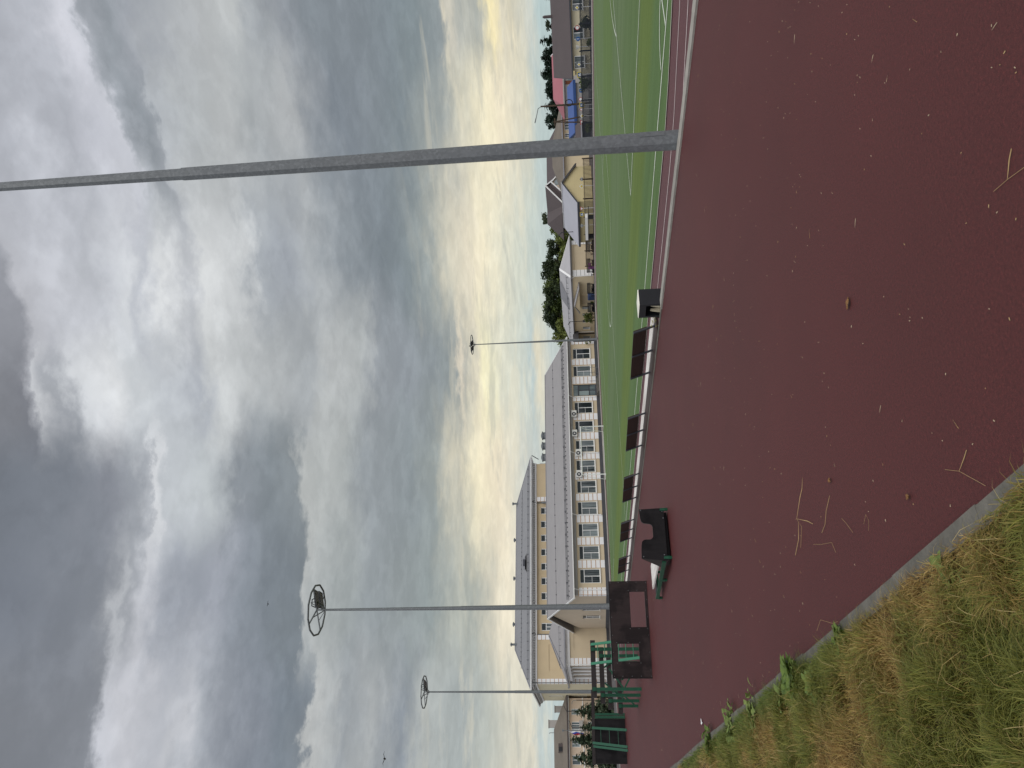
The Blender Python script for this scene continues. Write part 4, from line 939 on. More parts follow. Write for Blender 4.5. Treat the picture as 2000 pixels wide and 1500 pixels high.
for a,c in ((.002,.95),(X1-X0-.7,X1-X0-.002)):
    b = MB(); quoin_pier(b,a,c,0,.1,zc-.02,5,.05); b.build('quoin', [MAT['quoin'],MAT['cornice']], T)
b = MB(); b.box(-.14,X1-X0+.14,-.14,Y1-Y0+.1,zc+.001,zc+.16); b.build('cornice', MAT['cornice'], T)
b = MB(); A_,B_,C_,D_ = (-.45,-.5,zc+.22),(X1-X0+.5,-.5,zc+.22),(X1-X0+.5,Y1-Y0+.5,zc+.22),(-.45,Y1-Y0+.5,zc+.22); R1,R2 = (2.95,2.1,4.12-Z0),(2.95,Y1-Y0-1.2,4.12-Z0)
b.poly([A_,B_,R1],0); b.poly([B_,C_,R2,R1],0); b.poly([C_,D_,R2],0); b.poly([D_,A_,R1,R2],0); b.box(-.45,X1-X0+.5,-.5,Y1-Y0+.5,zc+.161,zc+.215,1)
roof = b.build('roof', [MAT['roof_lt'],MAT['rooftrim']], T)
b = MB(); b.bar(A_,R1,.3,.08); b.bar(B_,R1,.2,.06); b.bar(R1,R2,.2,.08); b.build('hip_cap', MAT['quoin'], roof)
sx = lambda x: zc+.22+(x+.45)/3.4*(4.12-Z0-zc-.22)
b = MB(); b.tube([(.45,.6,sx(.45)+.2),(.45,Y1-Y0,sx(.45)+.2)], .02, 5)
for k in range(14): y = .8+k*1.15; b.bar((.45,y,sx(.45)),(.45,y,sx(.45)+.26),.04,.03); b.bar((1.0,y,sx(1.0)),(.45,y,sx(.45)+.22),.03,.03)
b.build('snow_guard', MAT['steel'], roof)
b = MB(); b.poly([(.4,5.3,sx(.4)+.02),(2.6,4.3,sx(2.6)+.25),(2.6,8.0,sx(2.6)+.25),(.4,8.0,sx(.4)+.02)]); b.poly([(.4,8.,sx(.4)+.02),(2.6,8.,sx(2.6)+.25),(2.6,8.,sx(2.6)),(.4,8.,sx(.4))]); b.poly([(.4,5.3,sx(.4)+.02),(2.6,4.3,sx(2.6)+.25),(2.6,4.3,sx(2.6)),(.4,5.3,sx(.4))]); b.build('valley_panel', M('valley_grey',(128,128,132),.6,.08,2), roof)
kk = WinKit(.7,1.0, transom=0, frame=.06, style='plain')
for y in wy: kk.add(T, (.09,y-Y0,.35-Z0), -math.pi/2)
cp = thing('canopy', None, None, (0,82.2-Y0,0)); cp.parent = T
b = MB()
for y0_,y1_ in ((-3.6,.3),(1.9,.3)):
    b.hexa([(-1.1,y0_,1.62-Z0),(-.002,y0_,1.62-Z0),(-.002,y1_,2.3-Z0),(-1.1,y1_,2.3-Z0),(-1.1,y0_,1.7-Z0),(-.002,y0_,1.7-Z0),(-.002,y1_,2.38-Z0),(-1.1,y1_,2.38-Z0)])
b.build('canopy_roof', MAT['roof_lt'], cp)
b = MB(); b.poly([(-1.0,-3.3,1.62-Z0),(-1.0,1.7,1.62-Z0),(-1.0,.3,2.28-Z0)]); b.build('canopy_gable', MAT['peach'], cp)
b = MB(); b.box(-.06,-.002,-.9,.9,0,1.35-Z0); b.build('door', MAT['stucco'], T, off=None).location = (0,82.4-Y0,0)
b = MB(); b.tube([(-.3,.05,zc+.1),(-.12,-.1,zc-.3),(-.12,-.1,.1)], .05, 6); b.build('downpipe', MAT['white'], T)
b = MB(); b.tube([(-.2,13.6,zc+.1),(-.1,12.7,zc-.55),(-.1,12.7,.1)], .05, 6); b.build('downpipe', MAT['white'], T)

# slatted pergola beside it
t = thing('pergola', 'dark brown slatted pergola at the far end of the hipped building', 'pergola', (59.6,90.4,Z0))
b = MB()
for x,y in ((0,0),(0,3.),(1.3,0),(1.3,3.)): b.box(x-.06,x+.06,y-.06,y+.06,0,2.3)
b.build('post', MAT['dark_wood'], t)
b = MB(); b.hexa([(-.5,-.6,2.3),(1.7,-.6,2.3),(1.7,3.6,2.3),(-.5,3.6,2.3),(.4,-.6,3.1),(.8,-.6,3.1),(.8,3.6,3.1),(.4,3.6,3.1)]); b.build('roof', M('dark_felt',(78,76,78),.8,.1,2), t)
b = MB()
for k in range(14): b.box(-.03,.03,.1+k*.21,.16+k*.21,.75,2.25)
b.box(-.04,.04,.06,2.94,.7,.749); b.build('slat_panel', MAT['dark_wood'], t)

# ------------------------------------------------------------------ yellow siding house with grey gable roof
X0,X1,Y0,Y1 = 61.1,66.6,64.,71.
T = thing('siding_house', 'yellow siding house with light grey gable roof behind the picket fence', 'building', (X0,Y0,Z0))
ze, zr = 1.5-Z0, 3.08-Z0; xr = 63.95-X0
b = MB(); b.poly([(0,0,0),(X1-X0,0,0),(X1-X0,0,ze),(xr,0,zr),(0,0,ze)]); b.poly([(0,Y1-Y0,0),(0,0,0),(0,0,ze),(0,Y1-Y0,ze)]); b.poly([(X1-X0,0,0),(X1-X0,Y1-Y0,0),(X1-X0,Y1-Y0,ze),(X1-X0,0,ze)]); b.poly([(0,Y1-Y0,0),(0,Y1-Y0,ze),(xr,Y1-Y0,zr),(X1-X0,Y1-Y0,ze),(X1-X0,Y1-Y0,0)])
b.build('wall', MAT['siding'], T)
b = MB()
for xa,s in ((-.3,1),(X1-X0+.25,-1)):
    zz = ze-.1; b.hexa([(xa,-.25,zz),(xr,-.25,zr+.0),(xr,Y1-Y0+.3,zr+.0),(xa,Y1-Y0+.3,zz),(xa,-.25,zz+.09),(xr,-.25,zr+.09),(xr,Y1-Y0+.3,zr+.09),(xa,Y1-Y0+.3,zz+.09)])
roof = b.build('roof', M('pale_sheet_roof',(176,176,184),.5,.04,.5), T)
for xe in (-.32,X1-X0+.27): b = MB(); b.bar((xe,-.27,ze-.06),(xr,-.27,zr+.04),.04,.14); b.build('bargeboard', MAT['steel'], roof)
b = MB(); b.box(-.42,-.302,-.25,Y1-Y0+.3,ze-.28,ze-.06); b.build('eave_board', MAT['steel'], T)
b = MB(); b.box(xr-.1,xr+.1,-.2,Y1-Y0+.3,zr+.091,zr+.15); b.build('ridge_cap', MAT['quoin'], roof)

# ------------------------------------------------------------------ big brown-roofed house
X0,X1,Y0,Y1 = 79.,97.,84.,88.8
T = thing('brown_roof_house', 'large cream house with brown roof and white-edged double gable above the siding house', 'building', (X0,Y0,Z0))
ze, zr = 3.55-Z0, 6.0-Z0
b = MB(); b.box(0,X1-X0,0,Y1-Y0,0,ze-.02); b.poly([(X1-X0,0,ze-.021),(X1-X0,4.5,zr-.1),(X1-X0,Y1-Y0,ze-.021)]); b.build('wall', MAT['pink'], T)
b = MB()
for ya in (-.6,Y1-Y0+.6): b.hexa([(-1.4,ya,ze),(X1-X0+.4,ya,ze),(X1-X0+.4,4.5,zr),(1.2,4.5,zr),(-1.4,ya,ze+.12),(X1-X0+.4,ya,ze+.12),(X1-X0+.4,4.5,zr+.12),(1.2,4.5,zr+.12)])
b.poly([(-1.4,-.6,ze+.12),(1.2,4.5,zr+.12),(-1.4,Y1-Y0+.6,ze+.12)])
roof = b.build('roof', MAT['brown_roof'], T)
b = MB(); b.box(4.6,X1-X0+.4,-.75,-.601,ze-.05,ze+.12); b.build('gutter', MAT['greywall'], T)
b = MB(); b.box(7.3,9.1,-.05,-.002,.6,ze-.1); b.build('dark_panel', MAT['steel'], T)
kk = WinKit(1.,1.2, transom=0, frame=.09, style='plain')
for x in (9.6,10.8): kk.add(T, (x,-.03,.75))
# white-edged double gable facing the pitch
for (xa,xc,xb,za,zt,yy,lab) in ((-.3,3.4,6.0,ze-.15,zr-.02,-1.4,1),(1.4,3.3,5.35,ze+.1,zr-.9,-2.2,2)):
    b = MB(); z0_ = za
    b.poly([(xa,yy+.2,z0_),(xb,yy+.2,z0_),(xc,yy+.2,zt)],0 if lab == 1 else 1)
    for p in (xa,xb): b.hexa([(p,yy,z0_),(xc,yy,zt),(xc,4.4,zt),(p,4.4,z0_),(p,yy,z0_+.1),(xc,yy,zt+.1),(xc,4.4,zt+.1),(p,4.4,z0_+.1)],0)
    g = b.build('gable', [MAT['brown_roof'],MAT['pink']], roof)
    b = MB(); b.bar((xa,yy-.03,z0_+.05),(xc,yy-.03,zt+.06),.05,.2); b.bar((xb,yy-.03,z0_+.05),(xc,yy-.03,zt+.06),.05,.2); b.build('white_bargeboard', MAT['white'], g)
b = MB(); b.prism([(2.85,-2.05,ze+.05),(4.2,-2.05,ze+.05),(4.2,-2.05,ze+.75),(3.5,-2.05,zr-1.25),(2.85,-2.05,ze+1.0)], (0,.04,0)); b.build('gable_window', MAT['glass'], T)

# ------------------------------------------------------------------ houses on the far right (built facing the pitch corner)
def yl(lx, ly): c,s = math.cos(-YAW), math.sin(-YAW); return (lx*c-ly*s, lx*s+ly*c)
def house(name, label, lx, ly, W_, D_, ze, zr, wall, roofm, hipl=0., hipr=0., ov=.35, trim='rooftrim', t=.1, turn=0.):
    x,y = yl(lx,ly); T = thing(name, label, 'building', (x,y,Z0), -YAW-turn); e, r = ze-Z0, zr-Z0
    b = MB(); b.box(0,W_,0,D_,0,e-.02)
    if not hipl: b.poly([(0,0,e-.0195),(0,D_/2,r-.05),(0,D_,e-.0195)])
    if not hipr: b.poly([(W_,0,e-.0195),(W_,D_,e-.0195),(W_,D_/2,r-.05)])
    b.build('wall', MAT[wall], T)
    b = MB()
    k = (r-e)/(D_/2); ee = e-ov*k*.3
    A_,B_,C_,E_ = (-ov,-ov,ee),(W_+ov,-ov,ee),(W_+ov,D_+ov,ee),(-ov,D_+ov,ee); R1,R2 = (hipl if hipl else -ov,D_/2,r),(W_-hipr if hipr else W_+ov,D_/2,r)
    for P in ([A_,B_,R2,R1],[C_,E_,R1,R2]): b.poly(P,0); b.poly([(p[0],p[1],p[2]-t) for p in reversed(P)],1)
    if hipl: b.poly([E_,A_,R1],0)
    if hipr: b.poly([B_,C_,R2],0)
    b.bar((-ov,-ov-.03,ee-t/2),(W_+ov,-ov-.03,ee-t/2),.05,t+.04,mi=1)
    if not hipl: b.bar((-ov-.03,-ov,ee-t/2),(-ov-.03,D_/2,r-t/2),.05,t+.02,mi=1)
    return T, b.build('roof', [MAT[roofm],MAT[trim]], T)
T, rf = house('long_house', 'long low cream house with big dark brown roof behind the dark picket fence', 28.95,72,22,9,1.5,3.3,'cream','brown_roof',ov=.3,trim='steel',turn=D(25))
b = MB(); b.tube([(5.2,4.2,3.3),(5.2,4.2,4.25),(5.2,4.2,4.4)], [.14,.14,.06], 8); b.build('chimney', MAT['brown_roof'], rf)
kk = WinKit(1.1,.95, transom=0, frame=.07, style='plain')
for x in (1.1,3.6,6.,8.6,11.5,14.5): kk.add(T, (x,-.03,.55))
b = MB(); b.box(-.03,.4,-.6,-.302,1.5,1.65); b.build('gable_trim', MAT['siding'], T)
T, rf = house('red_roof_house', 'grey house with dusty red roof partly hidden by the brown-roofed house', 33.6,92,6.6,5,2.65,3.9,'greywall','red_roof',hipl=1.6,ov=.35,trim='greywall')
b = MB(); b.bar((6.98,-.4,2.85),(6.98,2.5,4.22),.06,.22); b.bar((6.98,5.4,2.85),(6.98,2.5,4.22),.06,.22); b.build('white_bargeboard', MAT['white'], rf)
b = MB(); b.box(2.35,2.75,-.06,-.002,1.75,2.6); b.build('shutter', MAT['rust'], T); b = MB(); b.box(2.8,3.3,-.05,-.002,1.75,2.3); b.build('window', MAT['glass'], T)
T, rf = house('blue_roof_shed', 'low grey shed with bright blue roof and dark blue fascia', 28.3,86,5.4,3.5,1.42,2.1,'greywall','blue_roof',ov=.25,trim='blue_dark',t=.26)
T, rf = house('peach_house', 'peach two-storey house with grey-brown hipped roof behind the blue roof', 25.2,98,10.2,8,3.1,4.55,'peach','slate',hipl=3.6,hipr=3.6,ov=.5)
kk = WinKit(.5,.62, transom=0, frame=.06, style='plain'); k2 = WinKit(.8,.62, transom=0, frame=.06, style='plain')
for x,k_ in ((9.75,k2),(9.0,kk),(8.15,kk),(7.6,k2),(6.5,kk),(5.,k2)): k_.add(T, (x,-.03,2.35))
T, rf = house('garden_shed', 'small dark open shed with brown sloping roof beside the peach house', 26.3,84,2.2,3,.75,1.35,'steel','brown_roof',ov=.2)

# ------------------------------------------------------------------ picket fences
def fence(label, x, ya, yb, top, bot, step, pan, mat, rails=(.1,.9), pw=.045):
    t = thing('picket_fence', label, 'fence', (x,ya,bot)); n = max(1,round((yb-ya)/pan)); L_ = (yb-ya)/n; h = top-bot
    for k in range(n+1):
        b = MB(); b.box(-.04,.04,k*L_-.04,k*L_+.04,-.05,h+.08); b.build('post', MAT[mat], t)
    for k in range(n):
        b = MB(); y = k*L_+.1
        while y < (k+1)*L_-.06: b.box(-.012,.012,y,y+pw,.06,h); y += step
        for f in rails: b.box(.0125,.045,k*L_+.041,(k+1)*L_-.041,h*f-.02,h*f+.02)
        b.build('picket_panel', MAT[mat], t)
    return t
fence('dark grey metal picket fence before the long house and the blue shed', 56.,33.5,51.,.72,-.28,.095,2.4,'fence',pw=.05)
MAT['fence2'] = M('brown_fence_paint',(66,54,44),.6,.1,3)
fence('thin brown picket fence before the yellow siding house', 56.2,53.,69.5,.78,-.3,.17,2.6,'fence2',pw=.05)

# ------------------------------------------------------------------ road signs of the traffic playground
def sign(kind, y, z, label, x=57.6, h=None, s=.23):
    t = thing('road_sign', label, 'sign', (x,y,Z0), -D(62)); hh = z-Z0
    b = MB(); b.tube([(0,0,0),(0,0,hh-.02)], .03, 8); b.build('post', MAT['signw'], t)
    b = MB(); F = lambda pts, yy, mi: b.prism([(a,yy,hh+c) for a,c in pts], (0,.012,0), mi)
    sq = lambda q: [(-q,-q),(q,-q),(q,q),(-q,q)]; di = lambda q: [(0,-q),(q,0),(0,q),(-q,0)]; ci = lambda q: [(q*math.cos(k*math.pi/10),q*math.sin(k*math.pi/10)) for k in range(20)]
    up = lambda q: [(-q,-q*.7),(q,-q*.7),(0,q)]; dn = lambda q: [(0,-q),(q,.7*q),(-q,.7*q)]
    if kind == 'priority': F(di(s),-.05,0); F(di(s*.6),-.063,1)
    if kind == 'crossing': F(sq(s),-.05,1); F(sq(s*.72),-.063,2); F(up(s*.6),-.076,0); b.bar((-.02,-.08,hh-.1),(.03,-.08,hh+.04),.03,.01,mi=3)
    if kind == 'yield': F(dn(s),-.05,4); F(dn(s*.66),-.063,0)
    if kind == 'warning': F(up(s),-.05,4); F(up(s*.66),-.063,0)
    if kind == 'round': F(ci(s*.8),-.05,4); F(ci(s*.6),-.063,0)
    if kind == 'blue': F(ci(s*.8),-.05,2); F([(-.02,-.1),(.02,-.1),(.02,.12),(-.02,.12)],-.063,0)
    if kind == 'back': F(di(s),-.05,5); F([(-s*.9,-.02),(s*.9,-.02),(s*.9,.02),(-s*.9,.02)],-.063,0)
    if kind == 'bowl': b.tube([(0,0,hh-.1),(0,0,hh+.18)], [.08,.2], 12, mi=0)
    if kind == 'board': F([(-s*.9,-s*1.3),(s*.9,-s*1.3),(s*.9,s*1.3),(-s*.9,s*1.3)],-.05,5); F(di(s*.7),-.063,0); F(di(s*.42),-.076,1)
    b.build('sign_board', [MAT['signw'],MAT['signy'],MAT['signb'],MAT['black_metal'],MAT['signr'],MAT['galv']], t)
SG = [('board',38.1,.86,'grey board with a priority diamond sign, closest to the picture edge'),('round',39.9,.9,'white post sign between the dark fence shrub and a priority board'),
 ('blue',40.95,.86,'small round blue sign before the cream wall of the long house'),('bowl',41.75,.86,'white cup-topped post before the long house, the brightest post there'),
 ('board',43.45,.84,'framed priority diamond sign beside the yellow-edged crossing sign of the long house'),('crossing',44.5,.82,'yellow-edged blue crossing sign at the end of the long house next to the blue shed'),
 ('blue',46.2,.72,'round sign on a white post before the shrub under the blue roof'),('round',47.15,.78,'round red-rimmed sign on a white post before the blue shed'),
 ('crossing',47.8,.68,'yellow-edged crossing sign before the blue shed, beside the wooden street lamp'),('warning',48.3,.72,'triangular warning sign before the wooden lamp post'),
 ('priority',49.05,.66,'bare yellow priority diamond sign before the blue shed'),('yield',49.8,.72,'white-topped yield sign before the twin wooden poles'),
 ('back',57.1,.9,'grey diamond sign with a white bar before the siding gable, nearer the mast'),('priority',58.1,.95,'priority sign with a plate before the siding gable, farther from the mast'),
 ('yield',61.4,1.0,'yield triangle sign over the white table before the grey roof house'),('crossing',62.3,1.0,'small teal crossing sign between the yield and the arrow signs'),('back',64.1,1.05,'white arrow-like sign between the white table and the thin park lamp')]
for k,y,z,l in SG: sign(k,y,z,l)
# white table and dark benches behind the far touchline
t = thing('table', 'white-topped outdoor table with dark legs before the brown picket fence', 'table', (55.9,60.9,Z0))
b = MB(); b.box(-.3,.3,-.2,3.4,.72,1.0); b.build('table_top', MAT['white'], t)
for y in (.0,3.1):
    b = MB(); b.box(-.25,.25,y,y+.12,0,.719); b.build('leg', MAT['black_metal'], t)
b = MB(); b.box(-.33,-.301,-1.9,5.4,.6,.66); b.build('rail', MAT['black_metal'], t)
def dark_bench(label, x, y, L_, col, rz=0):
    t = thing('park_bench', label, 'bench', (x,y,Z0), rz)
    b = MB()
    for k in range(3): b.box(-.3+k*.18,-.15+k*.18,0,L_,.4,.44)
    b.build('seat', MAT[col], t); b = MB()
    for k in range(3): b.box(.26,.3,0,L_,.52+k*.15,.64+k*.15)
    b.build('backrest', MAT['black_metal'], t)
    for yy in (.15,L_-.22):
        b = MB(); b.box(-.28,-.2,yy,yy+.07,0,.399); b.box(.2,.255,yy,yy+.07,0,.95); b.build('leg', MAT['black_metal'], t)
    b = MB(); b.box(-.3,.255,L_*.5-.04,L_*.5+.04,.05,.38); b.box(.1,.16,.1,L_-.1,.03,.3); b.build('storage_box', MAT['black_metal'], t)
    return t
dark_bench('dark slatted bench at the corner of the siding house, nearest the white table', 57.3,66.3,2.3,'black_metal')
dark_bench('dark slatted bench before the blank wall of the hipped building', 57.6,70.2,2.6,'dark_wood')
dark_bench('dark bench by the white downpipe of the hipped building', 58.2,75.6,2.2,'black_metal')
dark_bench('dark bench under the entrance canopy of the hipped building', 58.6,80.3,2.0,'black_metal')
b = MB(); b.box(-.28,.24,0,.55,.0,.3); b.box(-.3,-.281,0,.5,-.38,.28); tag(b.build('purple_bag', MAT['purple'], loc=(57.6,70.9,.15)), 'purple bag lying on the dark bench before the hipped building', 'bag')
t = thing('storage_bin', 'navy blue box bin between the dark benches by the hipped building', 'bin', (58.6,78.6,Z0))
b = MB(); b.box(-.3,.3,-.4,.4,0,.75); b.build('body', MAT['navy'], t); b = MB(); b.hexa([(-.33,-.43,.751),(.33,-.43,.751),(.33,.43,.751),(-.33,.43,.751),(-.2,-.38,.9),(.2,-.38,.9),(.2,.38,.9),(-.2,.38,.9)]); b.build('lid', MAT['navy'], t)
lamp('thin black park lamp with drooping arm before the grey roof of the siding house', 61.9,69.9,3.8,-.45,.42,r=.05)
lamp('thin black park lamp before the windows of the hipped building', 60.,86.,3.4,-.5,.25,r=.05)
bpy.data.objects['park_lamp.003'].rotation_euler = (0,0,-D(60)); bpy.data.objects['park_lamp.004'].rotation_euler = (0,0,-D(75))
# wooden street lamp with cable coil, twin poles
x,y = yl(27.28,75); t = thing('street_lamp', 'tall wooden street lamp with long raised arm and a dark cable coil', 'street lamp', (x,y,Z0), -YAW)
b = MB(); b.tube([(0,0,0),(.03,0,4.7-Z0)], [.12,.08], 8); b.build('pole', MAT['bark'], t)
b = MB(); b.tube([(.03,0,4.6-Z0),(-.15,0,4.95-Z0),(-1.45,0,5.27-Z0)], .035, 6); b.build('arm', MAT['galv'], t); b = MB(); b.bar((-1.1,0,5.2-Z0),(-1.55,0,5.32-Z0),.14,.08); b.build('lamp_head', MAT['galv'], t)
b = MB(); b.tube([(.12+.32*math.cos(k*math.pi/8),-.2,1.9-Z0+.36*math.sin(k*math.pi/8)) for k in range(17)], .045, 6); b.build('cable_coil', MAT['black_metal'], t)
x,y = yl(25.4,75); t = thing('utility_pole', 'twin-legged wooden utility pole between the street lamp and the near mast', 'pole', (x,y,Z0), -YAW)
for a in (0,.75): b = MB(); b.tube([(a,0,0),(.28,0,3.5-Z0)], [.08,.06], 8); b.build('leg', MAT['bark'], t)
b = MB(); b.bar((-.1,0,3.35-Z0),(.65,0,3.35-Z0),.1,.12); b.build('cross_arm', MAT['bark'], t)

# ------------------------------------------------------------------ trees
def leaf_cloud(clumps, per, size, seed, flat=.8, hang=0.):
    r = np.random.default_rng(seed); V, F = [], []
    for cx,cy,cz,cr in clumps:
        d = r.normal(size=(per,3)); d /= np.linalg.norm(d,axis=1)[:,None]; rad = cr*r.uniform(.35,1.12,per)[:,None]
        p = np.array([cx,cy,cz])+d*rad*np.array([1,1,flat])
        a = r.normal(size=(per,3)); a /= np.linalg.norm(a,axis=1)[:,None]; c = np.cross(a,d+r.normal(scale=.5,size=(per,3))); c /= np.linalg.norm(c,axis=1)[:,None]+1e-6
        a[:,2] -= hang; s = size*r.uniform(.55,1.35,per)[:,None]
        V += [p-a*s,p-c*s*.55,p+a*s,p+c*s*.55]
    n = len(clumps); Q = np.concatenate([np.stack(V[i*4:i*4+4],1).reshape(-1,3) for i in range(n)])
    F = np.arange(len(Q)).reshape(-1,4); return Q, F
def np_mesh(name, Q, F, mat):
    me = bpy.data.meshes.new(name); me.from_pydata(Q.tolist(), [], F.tolist()); me.materials.append(mat); me.update(); return me
LM = [leaf_mat('dark_foliage',(36,48,34),(78,90,58)), leaf_mat('mid_foliage',(54,72,36),(112,126,68)), leaf_mat('olive_foliage',(74,88,42),(134,142,76)), leaf_mat('conifer_foliage',(26,40,36),(58,76,58)), leaf_mat('spruce_foliage',(46,62,50),(112,126,98)), leaf_mat('sparse_foliage',(44,56,44),(92,102,76))]
def crown(seed, rx, rz, z0, n=22, per=70, size=.2, cr=.85):
    r = np.random.default_rng(seed); C_ = []
    for k in range(n):
        a = r.uniform(0,6.28); f = r.uniform(.1,1)**.6; zz = r.uniform(-1,1); w = math.sqrt(max(.05,1-zz*zz))*(.85+.3*r.random())
        C_.append((rx*w*f*math.cos(a), rx*w*f*math.sin(a), z0+rz+zz*rz, cr*r.uniform(.6,1.15)))
    return leaf_cloud(C_, per, size, seed+50)
def trunk(b, h, r, rx, rz, z0, seed):
    q = random.Random(seed); b.tube([(0,0,0),(.08,0,h*.5),(0,.05,h)], [r,r*.7,r*.3], 7)
    for k in range(7):
        a = q.uniform(0,6.28); zz = q.uniform(.45,.9)*h; b.tube([(0,0,zz),(rx*.35*math.cos(a),rx*.35*math.sin(a),zz+rz*.3),(rx*.8*math.cos(a),rx*.8*math.sin(a),zz+rz*.6)], [r*.4,r*.22,r*.08], 5)
KIND = {}
for key,(seed,rx,rz,z0,n,per,size,cr,mi) in dict(dark=(1,2.6,3.4,1.5,30,110,.24,.9,0),mid=(2,2.9,3.0,1.1,32,110,.24,.95,1),olive=(3,2.4,2.6,.8,28,110,.22,.85,2),sparse=(4,1.9,2.2,2.6,19,60,.2,.55,5)).items():
    Q,F = crown(seed,rx,rz,z0,n,per,size,cr); b = MB(); trunk(b, z0+rz*1.5, .2, rx, rz, z0, seed)
    KIND[key] = (np_mesh('crown',Q,F,LM[mi]), b.mesh('trunk', MAT['bark']), z0+2*rz+.3)
def tree(kind, x, y, H, label, group, rz=0, wide=1., name='tree', cat='tree'):
    c, tk, h = KIND[kind]; t = thing(name, label, cat, (x,y,-.33), rz, group); s = H/h; t.scale = (s*wide,s*wide,s)
    put('crown', c, t, (0,0,0)); put('trunk', tk, t, (0,0,0)); return t
WD = [('sparse',31.9,146,8.3,'thin see-through tree rising beside the brown roof',.9),('olive',30.0,143,6.9,'light green tree at the foot of the brown roof slope',1.1),('olive',27.6,141,5.9,'low light green tree directly behind the ridge of the siding house',1.25),
 ('dark',26.8,150,7.6,'dark tree between the low light green tree and the hip of the hipped building',1.),('dark',24.3,152,8.0,'dark dense tree behind the near hip of the hipped building',1.1),('dark',21.9,149,8.9,'tallest dark crown of the wood, above the hip peak',1.05),
 ('mid',19.6,150,8.4,'dark green tree beside the tallest crown, toward the far mast',1.1),('dark',17.2,147,8.5,'dense dark tree above the middle of the hipped roof',1.1),('mid',15.0,150,8.7,'broad mid-green tree above the roof valley panel',1.15),
 ('dark',12.9,148,8.8,'rounded dark tree near the far-mast end of the wood',1.0),('mid',11.2,150,7.4,'mid-green tree stepping down between the rounded dark tree and the far mast',1.05),('olive',9.6,146,7.4,'pointed light green tree close beside the far mast',.85),('olive',12.4,141,5.2,'low olive tree filling the gap under the rounded dark tree',1.3),('olive',17.5,140,5.0,'low olive tree in front of the dense dark tree',1.4),('olive',22.4,140,5.4,'low olive tree in front of the tallest crown',1.2),('mid',8.2,152,6.2,'small mid-green tree half hidden by the far mast',1.)]
for i,(k,lx,ly,H,lab,wd) in enumerate(WD):
    x,y = yl(lx,ly); tree(k,x,y,H+.4,lab,'trees of the wood behind the hipped building',i*1.3,wd)
# conifers of the far right
def conifer(seed, H, R_, tiers, per, size, droop=.25):
    r = np.random.default_rng(seed); Q = []
    for k in range(tiers):
        f = k/(tiers-1); z = H*(.1+.88*f); rr = R_*(1-f)**.85+.08; nb = max(4,int(11*(1-f)+4))
        for j in range(nb):
            a = r.uniform(0,6.28); L_ = rr*r.uniform(.7,1.15); m = max(3,int(per*(L_/R_)))
            for q_ in range(m):
                u = (q_+r.random())/m; p = np.array([math.cos(a)*L_*u, math.sin(a)*L_*u, z-droop*L_*u+.12*L_*u*u+r.normal(0,.03)])
                d = np.array([math.cos(a+r.normal(0,.7)), math.sin(a+r.normal(0,.7)), -.35+r.normal(0,.25)]); d /= np.linalg.norm(d)
                s = size*r.uniform(.6,1.3); w = np.cross(d,[0,0,1.]); w = w/np.linalg.norm(w)*s*.34
                Q += [p-w*.6,p+d*s*.5-w,p+d*s,p+d*s*.5+w]
    Q = np.array(Q); return Q, np.arange(len(Q)).reshape(-1,4)
for key,(seed,H,R_,tiers,per,size,mi) in dict(pine=(21,8.,2.0,18,16,.55,3),spruce=(22,4.2,1.6,18,30,.32,4)).items():
    Q,F = conifer(seed,H,R_,tiers,per,size)
    if True:
        q_ = np.random.default_rng(5); C_ = []
        for k in range(46):
            f = q_.random()**1.3; a = q_.uniform(0,6.28); r_ = R_*.9*(1-f)**.8*q_.uniform(.2,.95); C_.append((r_*math.cos(a),r_*math.sin(a),H*(.1+.82*f),R_*.25*(1.25-f)))
        Q2,F2 = leaf_cloud(C_,60,.2 if key == 'pine' else .1,9,.8,.4); F = np.concatenate([F,F2+len(Q)]); Q = np.concatenate([Q,Q2])
    b = MB(); b.tube([(0,0,0),(0,0,H*.95)], [H*.022,H*.004], 7); KIND[key] = (np_mesh('crown',Q,F,LM[mi]), b.mesh('trunk',MAT['bark']), H)
Q,F = crown(31,2.1,3.1,1.6,38,110,.22,.8); b = MB(); trunk(b, 6.5, .2, 2.1, 3.1, 1.6, 31); KIND['pinewood'] = (np_mesh('crown',Q,F,LM[3]), b.mesh('trunk',MAT['bark']), 8.1)
PN = [(66.6,7.0,'conifer peeking over the white gable of the red roof'),(64.4,7.3,'tall dark conifer behind the white-gabled half of the red roof'),(62.3,7.5,'tallest dark conifer above the middle of the red roof'),(60.3,7.1,'dark conifer next to the tallest one, toward the street lamp'),(58.3,6.9,'dark conifer above the hip slope of the red roof'),(56.2,6.5,'low dark conifer at the hip end of the red roof'),(53.8,6.6,'dark conifer between the red roof and the wooden street lamp top'),(51.7,7.1,'dark pointed conifer behind the peach house, beyond the street lamp'),(65.5,6.6,'smaller conifer close behind the white gable of the red roof'),(63.3,6.9,'conifer beside the tallest one, toward the white gable'),(61.2,6.6,'conifer tucked just behind the tallest one, toward the street lamp'),(59.2,6.4,'shorter conifer above the hip part of the red roof'),(57.2,6.2,'short conifer before the street-lamp end of the conifer row'),(55.0,5.9,'low conifer in the dip of the conifer row'),(52.8,6.2,'conifer half hidden by the street lamp'),(75.2,6.1,'conifer top above the ridge of the long house at the picture edge')]
for i,(lx,H,lab) in enumerate(PN):
    x,y = yl(lx,150+(i % 3)*3-2); tree('pinewood' if i % 3 else 'pine',x,y,H+(.9 if i % 3 == 0 else .5),lab,'conifers behind the red-roofed house',i*.9,1.0 if i % 3 else 1.5,'conifer','conifer')
x,y = yl(70.3,149); tree('sparse',x,y,6.6,'thin sparse tree above the ridge of the long house','thin trees by the conifers',.4,1.1)
